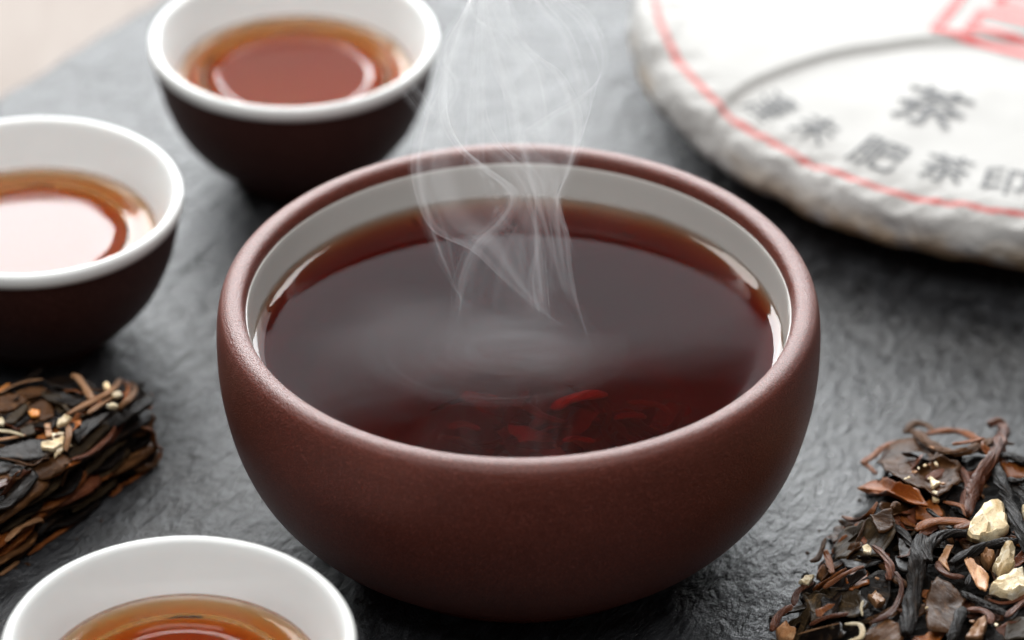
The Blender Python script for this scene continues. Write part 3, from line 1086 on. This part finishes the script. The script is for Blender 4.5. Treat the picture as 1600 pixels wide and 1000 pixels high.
hA([(698, 285), (755, 322), (708, 352)], 'cream', lift=0.22, h=0.08, seed=7)
hA([(708, 362), (740, 358), (745, 400), (712, 402)], 'cream', lift=0.20, h=0.08, seed=8)
hA([(128, 755), (160, 725), (205, 722), (180, 765)], 'cream', lift=0.12, h=0.10, seed=9)
hA([(428, 815), (465, 795), (515, 838), (470, 862)], 'tan', lift=0.22, h=0.14, seed=10)
hA([(28, 965), (70, 930), (130, 968), (110, 1010), (40, 1010)], 'tan', lift=0.16, h=0.2, seed=11)
sA([(335, 930), (400, 935), (405, 985), (350, 1005)], 0.06, 'cream', lift=0.22, ribs=2, seed=52, rough=.06)
sA([(412, 830), (405, 860), (410, 895)], 0.03, 'cream', lift=0.26, ribs=2, seed=53, rough=.06)
hA([(850, 1000), (900, 930), (945, 900), (955, 950), (920, 1010)], 'tan', lift=0.22, h=0.2, seed=12)
hA([(1100, 430), (1130, 420), (1140, 470), (1105, 470)], 'cream', lift=0.2, h=0.15, seed=13)
for i, (x, y, s) in enumerate(((635, 270, .45), (680, 242, .5), (728, 236, .6), (760, 322, .5), (610, 295, .35), (432, 607, 1.1), (475, 733, .5), (690, 860, .4), (990, 935, .5), (885, 920, .5),
                               (598, 300, .3), (655, 255, .35), (700, 240, .3), (700, 300, .4), (680, 150, .4), (712, 165, .35), (640, 130, .35))):
    p = RB.on(*c1(x, y), 0.24)
    inst('chip', i, 'cream' if i % 3 else 'tan', right, p, (0.2, 0.1, i), s)

# ---- left: corner of a pressed tea brick
LB = Block([(-7.75, 1.85), (-7.85, 1.15), (-8.65, 0.15), (-9.6, -1.1), (-10.5, -2.25), (-11.8, -3.9), (-15, -3.0), (-15.4, 2.2), (-12, 2.55), (-9.5, 2.35), (-8.4, 2.25)], 1.60, 0.16, 0.05, 9)
left = empty('pressed_tea_brick', (-10.5, 0.2, 0))
tag(left, 'corner of a layered dark pressed tea brick at the left edge', 'tea brick')
LB.core(left, M['core'], 0.13)
fill(left, LB, 80, (-12.2, -7.3, -3.2, 2.5), 12, dict(black=5, brown=4, olive=1.5, red=1.0, rust=0.9), -0.04, 0.03, 0.42)


def c2(x, y):
    return x / 5.0, 580 + y / 5.0


sB = lambda *a, **k: add_strand(left, LB, *a, conv=c2, **k)
fB = lambda *a, **k: add_flake(left, LB, *a, conv=c2, **k)
hB = lambda *a, **k: add_chip(left, LB, *a, conv=c2, **k)
fB([(-150, 640), (0, 610), (250, 530), (400, 545), (425, 620), (380, 685), (200, 700), (-100, 680)], 'black', lift=0.14, seed=1, curl=0.05, wave=0.05, n=48)
fB([(560, 500), (600, 430), (720, 360), (890, 305), (770, 430), (610, 570)], 'black', lift=0.12, seed=2, curl=0.08, n=44)
fB([(-60, 220), (60, 185), (190, 190), (215, 235), (110, 305), (-40, 335)], 'brown', lift=0.12, seed=3, curl=0.12, n=40)
fB([(190, 270), (300, 225), (410, 235), (425, 370), (330, 395), (230, 360)], 'brown', lift=0.08, seed=4, curl=0.10, n=40)
fB([(345, 190), (500, 165), (660, 250), (570, 285), (430, 225)], 'black', lift=0.10, seed=5, curl=0.14, n=40)
fB([(330, 85), (440, 60), (575, 65), (585, 150), (400, 135)], 'black', lift=0.12, seed=6, curl=0.14, n=40)
fB([(0, 980), (60, 880), (140, 790), (255, 775), (235, 840), (110, 935)], 'red', lift=0.14, seed=7, curl=0.15, n=44)
fB([(-80, 690), (125, 740), (60, 800), (-80, 840)], 'black', lift=0.10, seed=8, curl=0.08)
fB([(20, 420), (100, 330), (200, 255), (225, 290), (120, 415)], 'olive', lift=0.12, seed=9, curl=0.2)
fB([(-40, 870), (60, 840), (60, 900), (-40, 940)], 'red', lift=0.12, seed=10, curl=0.2)
fB([(110, 170), (250, 130), (400, 150), (300, 190), (130, 195)], 'brown', lift=0.08, seed=11, curl=0.1)
fB([(430, 260), (520, 270), (560, 320), (450, 330)], 'olive', lift=0.09, seed=12, curl=0.2)
fB([(420, 400), (500, 380), (590, 400), (600, 470), (470, 480)], 'black', lift=0.07, seed=13, curl=0.2)
fB([(900, 120), (980, 130), (990, 230), (910, 240)], 'black', lift=0.04, seed=14, curl=0.2)
fB([(400, 485), (505, 480), (490, 630), (425, 690), (430, 580)], 'cream', lift=0.12, seed=15, curl=0.10)
fB([(345, 420), (390, 410), (410, 510), (360, 520)], 'tan', lift=0.10, seed=16, curl=0.15)
fB([(150, 460), (260, 420), (280, 500), (170, 520)], 'olive', lift=0.08, seed=17, curl=0.15)
sB([(555, 40), (600, 45), (660, 120), (720, 225)], 0.085, 'tan', lift=0.24, ribs=3, flat=.6, seed=1, tip=.8, rough=.1)
sB([(520, 340), (620, 285), (740, 225), (870, 150), (940, 65)], 0.062, 'tan', lift=0.24, ribs=3, flat=.7, seed=2, rough=.1, ns=36)
sB([(685, 330), (780, 265), (885, 195)], 0.05, 'tan', lift=0.22, ribs=3, seed=3, rough=.1)
sB([(935, 350), (950, 270), (1030, 200), (1060, 130), (1010, 95)], 0.07, 'tan', lift=0.20, ribs=3, flat=.5, seed=4, rough=.12, tip=.8)
sB([(920, 70), (990, 95), (1000, 160), (960, 250)], 0.05, 'rust', lift=0.20, ribs=3, flat=.5, seed=5, rough=.12)
sB([(1060, 160), (1100, 110), (1130, 110)], 0.07, 'black', lift=0.10, ribs=3, seed=6)
sB([(1175, 180), (1150, 230), (1165, 275), (1120, 300)], 0.06, 'rust', lift=0.02, ribs=3, seed=7)
sB([(-30, 465), (80, 475), (185, 505)], 0.05, 'cream', lift=0.20, ribs=2, seed=8, rough=.08)
sB([(-30, 540), (100, 520), (200, 500)], 0.05, 'tan', lift=0.16, ribs=2, seed=18, rough=.08)
sB([(540, 425), (535, 520), (515, 625)], 0.055, 'tan', lift=0.18, ribs=3, seed=9)
sB([(0, 170), (110, 110), (230, 75), (335, 65)], 0.03, 'tan', lift=0.20, ribs=2, seed=10)
sB([(-20, 165), (30, 130), (75, 100)], 0.055, 'orange', lift=0.18, ribs=2, seed=11)
sB([(0, 675), (120, 700), (250, 735), (330, 690), (390, 680)], 0.03, 'brown', lift=0.22, ribs=2, seed=12)
sB([(500, 150), (590, 155), (650, 180)], 0.04, 'rust', lift=0.14, ribs=2, seed=13)
sB([(690, 130), (770, 150), (850, 130)], 0.045, 'brown', lift=0.14, ribs=2, seed=14)
sB([(240, 830), (330, 830), (390, 790)], 0.04, 'rust', lift=0.06, ribs=2, seed=15)
hB([(215, 330), (250, 300), (320, 310), (315, 350), (240, 360)], 'orange', lift=0.18, h=0.05, seed=1)
for i, (x, y, s) in enumerate(((392, 580, 1.5), (908, 185, 1.4), (830, 120, 1.3), (880, 275, 1.2), (495, 395, 1.5), (10, 395, 1.0), (550, 580, .5))):
    inst('chip', i, 'cream', left, LB.on(*c2(x, y), 0.22), (0.2, 0.1, i), s)
# the broken front face: leaf layers seen edge-on, each one a rolled, wavy sheet
A_, B_ = np.array([-7.70, 1.85]), np.array([-11.2, -2.85])
dirv = (B_ - A_) / np.linalg.norm(B_ - A_)
outv = np.array([-dirv[1], dirv[0]])
if outv[0] < 0: outv = -outv
r = random.Random(21)
layers = 9
for k in range(layers):
    zc = 0.12 + 1.42 * k / (layers - 1)
    s = -0.15
    while s < 5.6:
        ln = r.uniform(0.9, 2.0)
        n_ = 16
        V, Fc = [], []
        out0 = 0.18 + r.uniform(-0.12, 0.14) + 0.10 * (1 - zc / 1.5)
        dz, ph, amp = r.uniform(-.10, .10), r.uniform(0, 6), r.uniform(.03, .09)
        th = r.uniform(0.03, 0.075)
        tilt = r.uniform(-.35, .25)
        rows_ = []
        for i in range(n_ + 1):
            u = i / n_
            e = math.sin(math.pi * min(1, max(0, u))) ** 0.35
            p = A_ + dirv * (s + ln * u)
            wv = amp * math.sin(5 * u + ph) + 0.05 * nz(u * 4, k, s) + dz * u
            ring = []
            for (o_, z_) in ((-0.30, -th * .5), (-0.05, -th), (0.06 * e, -th * .9), (0.13 * e, 0.0), (0.06 * e, th * .9), (-0.05, th), (-0.30, th * .5)):
                oo = out0 * e + o_ + 0.05 * nz(u * 7, k * 3, s * 2 + 1)
                q = p + outv * oo
                ring.append((q[0], q[1], max(0.01, zc + wv + z_ * (0.4 + 0.6 * e) + tilt * (o_ + 0.1))))
            rows_.append(ring)
        for ring in rows_: V += ring
        for i in range(n_):
            for j in range(7):
                j2 = (j + 1) % 7
                Fc.append((i * 7 + j, i * 7 + j2, (i + 1) * 7 + j2, (i + 1) * 7 + j))
        Fc.append(tuple(range(7))[::-1])
        Fc.append(tuple(range(n_ * 7, n_ * 7 + 7)))
        m_ = r.choices(('black', 'brown', 'olive', 'red', 'rust'), (3.5, 3.2, 2, 1.6, 2.2))[0]
        build('leaf_layer', V, Fc, M[m_], left, grain=[((s + ln * (i // 7) / n_) * 0.8, (i % 7) * 0.35, k) for i in range(len(V))])
        s += ln * r.uniform(0.72, 0.95)
# curled leaves hanging out of that face


def world_strand(parent, pts, w, mat, **kw):
    V, Fc = strand_mesh(pts, w, **kw)
    build('twisted_leaf', V, Fc, M[mat], parent, grain=grain_of(V))


def face_pt(x, y, out=0.25):
    """the point seen at that place of the photo on the brick's broken face, pushed out by `out`"""
    px, py = c2(x, y)
    d = ray(px, py)
    n3 = np.array([outv[0], outv[1], 0.0])
    a3 = np.array([A_[0], A_[1], 0.0]) + n3 * out
    t_ = ((a3 - CAM) @ n3) / (d @ n3)
    p = CAM + d * t_
    p[2] = max(0.05, p[2])
    return p


for pts, w, m_ in (([(1110, 440), (1190, 470), (1205, 560), (1265, 615)], .07, 'rust'), ([(1265, 620), (1230, 690), (1150, 770), (1060, 850), (960, 890)], .05, 'rust'),
                   ([(950, 880), (930, 960), (860, 1000)], .06, 'rust'), ([(480, 900), (520, 780), (560, 690)], .04, 'brown'), ([(560, 690), (700, 640), (860, 510), (900, 430)], .07, 'red'),
                   ([(40, 1330), (160, 1220), (300, 1160), (330, 1180)], .08, 'tan'), ([(220, 1500), (420, 1400), (640, 1280), (700, 1200)], .07, 'rust'),
                   ([(0, 1620), (70, 1560), (150, 1500)], .05, 'tan'), ([(560, 1100), (760, 980), (900, 860)], .06, 'olive')):
    world_strand(left, [face_pt(x, y, 0.34) for x, y in pts], w, m_, ribs=3, seed=len(m_) + w * 100, ns=22, nc=10, rough=.2)

# ---- crumbs and dust shed by the two blocks
r = random.Random(33)
V, Fc = [], []
spots = []
while len(spots) < 36:
    blk = RB if r.random() < 0.6 else LB
    x, y = (r.uniform(4.2, 12.0), r.uniform(-6.5, 2.6)) if blk is RB else (r.uniform(-11.5, -6.4), r.uniform(-4.5, 2.6))
    d = seg_dist(np.array([x, y]), blk.loop)
    if inside((x, y), blk.o) or d > 0.7 or r.random() < d / 0.6 or math.hypot(x, y) < 4.6: continue
    spots.append((x, y, r.choice((0.012, 0.018, 0.025, 0.04))))
for x, y, q in spots:
    b = len(V)
    a0 = r.uniform(0, 6.28)
    el = r.uniform(1.0, 3.0)
    for k in range(5):
        a = 6.283 * k / 5
        u, w = q * el * math.cos(a) * r.uniform(.6, 1.3), q * math.sin(a) * r.uniform(.6, 1.3)
        V.append((x + u * math.cos(a0) - w * math.sin(a0), y + u * math.sin(a0) + w * math.cos(a0), 0.005))
    V.append((x, y, 0.005 + q * r.uniform(0.6, 1.4)))
    Fc += [(b + k, b + (k + 1) % 5, b + 5) for k in range(5)] + [tuple(b + k for k in range(4, -1, -1))]
cr = build('tea_crumbs', V, Fc, M['brown'], None, False, grain=[(v[0] * 3, v[1] * 3, 0) for v in V])
tag(cr, 'tiny dark tea crumbs scattered on the slate', kind='stuff')

# ---- infused leaves just under the surface of the bowl's tea
soak = empty('infused_leaves', (0.9, -2.2, 0.9))
tag(soak, 'red soaked tea leaves sunk under the surface of the bowl tea', 'tea leaves')
r = random.Random(4)


def under(px, py, depth):
    """where the refracted sight line through that point of the surface is `depth` below it"""
    p = at(px, py, TEA_Z)
    d = p - CAM
    d = d / np.linalg.norm(d)
    n_ = np.array([0, 0, 1.0])
    eta = 1 / 1.333
    ci = -(d @ n_)
    tt = d * eta + n_ * (eta * ci - math.sqrt(1 - eta * eta * (1 - ci * ci)))
    return p + tt * (depth / -tt[2])


V, Fc = strand_mesh([under(862, 640, 1.1), under(885, 626, .95), under(915, 618, .9), under(948, 616, 1.0)], 0.15, ribs=2, rough=.06, seed=1, flat=.6)
build('twisted_leaf', V, Fc, M['wetred'], soak, grain=grain_of(V))
for i, pts in enumerate(([(960, 655), (985, 648), (1010, 652)], [(830, 668), (850, 655), (870, 662)], [(700, 668), (725, 662), (750, 672)], [(880, 690), (900, 684), (930, 690)])):
    V, Fc = strand_mesh([under(x, y, 1.5 + .25 * (i % 3)) for x, y in pts], 0.10, ribs=2, rough=.1, seed=i + 2, flat=.6)
    build('twisted_leaf', V, Fc, M['wetred'], soak, grain=grain_of(V))
for i in range(44):
    px = r.uniform(690, 1060)
    py = 640 + r.uniform(-10, 62)
    d = r.uniform(1.8, 3.0)
    p = under(px, py, d)
    kind = 'twisted_leaf' if i % 3 else 'leaf'
    inst(kind, r.randrange(50), r.choice(('wetred', 'wetred', 'red', 'red')), soak, p, (r.gauss(0, .3), r.gauss(0, .3), r.uniform(0, 6.28)), r.uniform(0.7, 1.3))


# ------------------------------------------------------------------ steam
def wisp(curves, M_=110, per=26, base=0.010, amp=0.05, fw=0.026, seed=0, streak=0.02, ydep=0.0, fadein=0.10, fadeout=0.12, strength=None, line=0.05, pad=0.22):
    """a folding sheet of vapour of uneven thickness, closed, drawn through the given stream curves"""
    C3 = [resample(crom(c, 8), M_) for c in curves]
    strength = [0.0] + list(strength or [1.0] * len(C3)) + [0.0]
    e0, e1 = C3[0] - C3[1], C3[-1] - C3[-2]
    e0 /= np.linalg.norm(e0, axis=1)[:, None] + 0.15
    e1 /= np.linalg.norm(e1, axis=1)[:, None] + 0.15
    C3 = [C3[0] + pad * e0] + C3 + [C3[-1] + pad * e1]
    K = len(C3)
    nu = (K - 1) * per + 1
    S = np.zeros((nu, M_, 3))
    for j in range(M_):
        S[:, j] = crom([c[j] for c in C3], per) if K > 2 else np.linspace(C3[0][j], C3[1][j], nu)
    for i in range(nu):
        u = i / (nu - 1)
        for j in range(M_):
            v = j / (M_ - 1)
            S[i, j, 1] += ydep * (math.sin(7 * u + 3.0 * v + seed) + 0.5 * nz(u * 3, v * 3, seed))
            S[i, j, 0] += 0.05 * nz(u * 5, v * 4, seed + 8) * min(1, v * 4)
    Su = np.gradient(S, axis=0)
    Sv = np.gradient(S, axis=1)
    Nn = np.cross(Su, Sv)
    Nn /= np.linalg.norm(Nn, axis=2)[:, :, None] + 1e-9
    T = np.zeros((nu, M_))
    for i in range(nu):
        u = i / (nu - 1)
        for j in range(M_):
            v = j / (M_ - 1)
            t_ = base * (0.35 + 1.1 * max(0, nz(u * 2.2, v * 2.0, seed + 2) + 0.35))
            t_ += streak * max(0, nz(u * 9 + 0.8 * nz(v * 2.5, u * 2, seed), v * 0.9, seed + 5)) ** 1.3
            t_ += 0.8 * streak * max(0, nz(u * 22 + 1.2 * nz(v * 2.0, u * 3, seed), v * 0.8, seed + 6)) ** 1.3
            rdg = max(0, 1 - 7.0 * abs(nz(u * 6 * (K - 1) / 2 + 1.3 * nz(v * 2.2, u * 2, seed + 9), v * 0.8, seed + 7)))
            t_ += line * rdg * rdg * max(0, nz(u * 3, v * 2.4, seed + 12) + 0.25)
            for k in range(K):
                a_ = amp * (strength[k] if strength else 1.0)
                du = (u - k / (K - 1)) * (K - 1)
                mod = 0.45 + 0.75 * max(0, nz(v * 3.5, k * 3.3, seed + 1) + 0.4)
                t_ += a_ * mod * (math.exp(-(du / (fw * 2.2)) ** 2) + 0.35 * math.exp(-(du / (fw * 9)) ** 2))
            ev = min(1, v / fadein) if fadein else 1
            ev *= min(1, (1 - v) / fadeout) if fadeout else 1
            eu = min(1, min(u, 1 - u) * (K - 1) / 0.95)
            eu = eu * eu * (3 - 2 * eu)
            T[i, j] = t_ * (ev * ev * (3 - 2 * ev)) * (0.0 if i in (0, nu - 1) or j in (0, M_ - 1) else eu)
            if 0 < i < nu - 1 and 0 < j < M_ - 1: T[i, j] = max(T[i, j], 0.003)
    S[:, :, 2] = np.maximum(S[:, :, 2], TEA_Z + 0.10)
    up = S + Nn * T[:, :, None] * 0.5
    dn = S - Nn * T[:, :, None] * 0.5
    V = list(up.reshape(-1, 3))
    idx_t = np.arange(nu * M_).reshape(nu, M_)
    idx_b = idx_t.copy()
    for i in range(1, nu - 1):
        for j in range(1, M_ - 1):
            idx_b[i, j] = len(V)
            V.append(dn[i, j])
    Fc = []
    for i in range(nu - 1):
        for j in range(M_ - 1):
            Fc.append((idx_t[i, j], idx_t[i + 1, j], idx_t[i + 1, j + 1], idx_t[i, j + 1]))
            Fc.append((idx_b[i, j], idx_b[i, j + 1], idx_b[i + 1, j + 1], idx_b[i + 1, j]))
    Fc = [tuple(int(x) for x in f) for f in Fc]
    return build('wisp', V, Fc, M['steam'], steam)


steam = empty('steam', (0.6, 0.3, TEA_Z))
tag(steam, 'thin white steam rising from the hot tea in the bowl', kind='stuff')


def P(pts, y0, dy=0.0):
    """stream curve: points of the photo on the upright plane y = y0 (+dy towards the top); never below the tea"""
    out = []
    for i, (x, y) in enumerate(pts):
        p = at_y(x, y, y0 + dy * i / (len(pts) - 1))
        if p[2] < TEA_Z + 0.18:
            p = at(x, y, TEA_Z + 0.18)
        out.append(p)
    return out


cA = [(930, 530), (906, 486), (886, 435), (877, 384), (870, 333), (874, 301), (886, 269), (899, 218), (893, 166), (867, 115), (829, 83), (806, 51), (790, 0), (780, -60), (775, -120)]
cA2 = [(899, 397), (880, 339), (870, 307), (893, 256), (906, 192), (899, 115), (880, 58), (842, 13), (810, -40), (790, -120)]
cB = [(790, 262), (820, 225), (861, 192), (906, 160), (938, 122), (941, 77), (916, 26), (886, 0), (850, -40), (820, -120)]
cC = [(880, 512), (829, 474), (784, 429), (746, 390), (688, 358), (662, 307), (653, 256), (660, 215), (672, 150), (690, 80), (726, 14), (745, -40), (750, -120)]
cCl = [(735, 492), (712, 450), (690, 400), (669, 339), (656, 282), (653, 243), (664, 190), (690, 130), (700, 60)]
cD = [(862, 505), (858, 450), (861, 397), (848, 339), (835, 294), (822, 243), (812, 224), (800, 150), (780, 100), (765, 40), (755, -40), (752, -120)]
cE = [(720, 500), (722, 445), (745, 384), (782, 345), (800, 301), (752, 256), (720, 224), (700, 180), (700, 120), (722, 40), (740, -30), (745, -120)]
cM = [(872, 508), (840, 462), (815, 412), (800, 368), (770, 335), (748, 300), (735, 262), (736, 220), (738, 165), (742, 100), (745, 30), (750, -40), (751, -120)]
cM2 = [(846, 512), (842, 450), (838, 400), (836, 350), (834, 301), (800, 256), (770, 224), (752, 180), (748, 120), (750, 40), (752, -30), (755, -120)]
cG = [(690, 200), (716, 140), (690, 90), (726, 19), (742, -20), (750, -120)]
cG2 = [(800, 200), (790, 140), (781, 95), (765, 45), (739, 8), (735, -120)]
wisp([P(cC, 0.55), P(cM, 0.2), P(cD, 0.5), P(cA, 0.35)], seed=1, ydep=0.10, strength=[.45, .35, .6, 1.0], base=.013, streak=.034, per=30, fadein=.32)
wisp([P(cE, -0.55), P(cM2, -0.6)], seed=14, ydep=0.08, strength=[.8, .5], base=.012, streak=.04, per=50, line=.08)
wisp([P(cD[3:], -0.2), P(cA2, 0.0), P(cB, -0.3)], seed=2, ydep=0.08, strength=[.3, .7, .5], base=0.010, streak=.022)
wisp([P(cCl, -0.1), P(cE[:9], -0.35)], seed=3, ydep=0.05, strength=[.9, .4], base=0.010, streak=.03, fadein=.35)
wisp([P([(845, 500), (832, 440), (842, 380), (830, 320), (812, 280), (770, 240), (735, 215)], -0.5), P([(885, 470), (872, 420), (864, 370), (850, 310), (838, 270), (800, 235), (760, 200)], -0.45), P([(922, 540), (900, 470), (890, 420), (885, 370), (872, 320), (860, 270), (855, 220)], -0.4)],
     seed=4, ydep=0.05, strength=[.6, .7, .7], base=0.012, streak=.035, fadeout=0.3)
wisp([P(cG, 0.9), P(cG2, 0.8), P([(860, 230), (850, 160), (835, 100), (800, 60), (770, 0), (760, -120)], 0.7)], seed=5, ydep=0.10, strength=[.5, .8, .5], base=0.014, fadein=.25)
wisp([P([(606, 112), (628, 140), (650, 168), (672, 200)], 2.5), P([(622, 100), (645, 130), (668, 160), (690, 195)], 2.5)], seed=6, ydep=0.02, strength=[.5, .5], base=0.012, fadein=.3, fadeout=.3, M_=40)
# mist hugging the hot surface


def flat_curve(cx, cy, rx, ry, a0, a1, h, n=9):
    return [at(cx + rx * math.cos(a), cy + ry * math.sin(a), TEA_Z + h) for a in np.linspace(a0, a1, n)]


wisp([flat_curve(790, 545, 60, 22, 0.2, 5.2, .10), flat_curve(788, 545, 105, 42, -0.1, 4.9, .14), flat_curve(785, 545, 150, 62, -0.4, 4.6, .12), flat_curve(775, 545, 200, 84, -0.3, 4.4, .10)],
     seed=7, ydep=0.0, base=0.004, streak=.009, amp=.001, line=.012, fadein=.4, fadeout=.4, strength=[.4, .7, .7, .1])
wisp([P([(700, 505), (745, 490), (800, 486), (850, 478), (900, 500)], 0.1), P([(690, 540), (750, 522), (820, 520), (880, 525), (930, 548)], -0.2), P([(740, 570), (800, 566), (850, 572), (900, 570), (925, 560)], -0.6)],
     seed=8, ydep=0.0, base=0.012, streak=.02, amp=.004, fadein=.45, fadeout=.45, line=.01, pad=.5)


def puff(px, py, rx, ry, h, seed):
    """a low lens of mist lying on the hot surface, thin towards its edge"""
    c = at(px, py, TEA_Z + 0.12)
    V, Fc = [], []
    nr_, na_ = 14, 48
    for sgn in (1, -1):
        for i in range(nr_):
            q = (i + 0.5) / nr_
            for k in range(na_):
                a = 2 * math.pi * k / na_
                w = 1 + 0.30 * nz(math.cos(a) * 1.1, math.sin(a) * 1.1, seed)
                x, y = c[0] + rx * q * w * math.cos(a), c[1] + ry * q * w * math.sin(a)
                t_ = h * (1 - q * q) ** 2 * (1.0 + 0.25 * nz(x * 0.8, y * 0.8, seed + 3))
                t_ = max(t_, 0.004)
                V.append((x, y, c[2] + (t_ if sgn > 0 else -min(t_ * 0.2, 0.05))))
    m_ = nr_ * na_
    for b, sgn in ((0, 1), (m_, -1)):
        for i in range(nr_ - 1):
            for k in range(na_):
                k2 = (k + 1) % na_
                f = (b + i * na_ + k, b + (i + 1) * na_ + k, b + (i + 1) * na_ + k2, b + i * na_ + k2)
                Fc.append(f if sgn > 0 else f[::-1])
        f = tuple(b + k for k in range(na_))
        Fc.append(f if sgn > 0 else f[::-1])
    e = (nr_ - 1) * na_
    for k in range(na_):
        k2 = (k + 1) % na_
        Fc.append((e + k, m_ + e + k, m_ + e + k2, e + k2))
    build('wisp', V, Fc, M['mist'], steam)


puff(655, 520, 2.5, 1.9, 0.20, 1)
puff(805, 540, 2.2, 1.5, 0.24, 5)
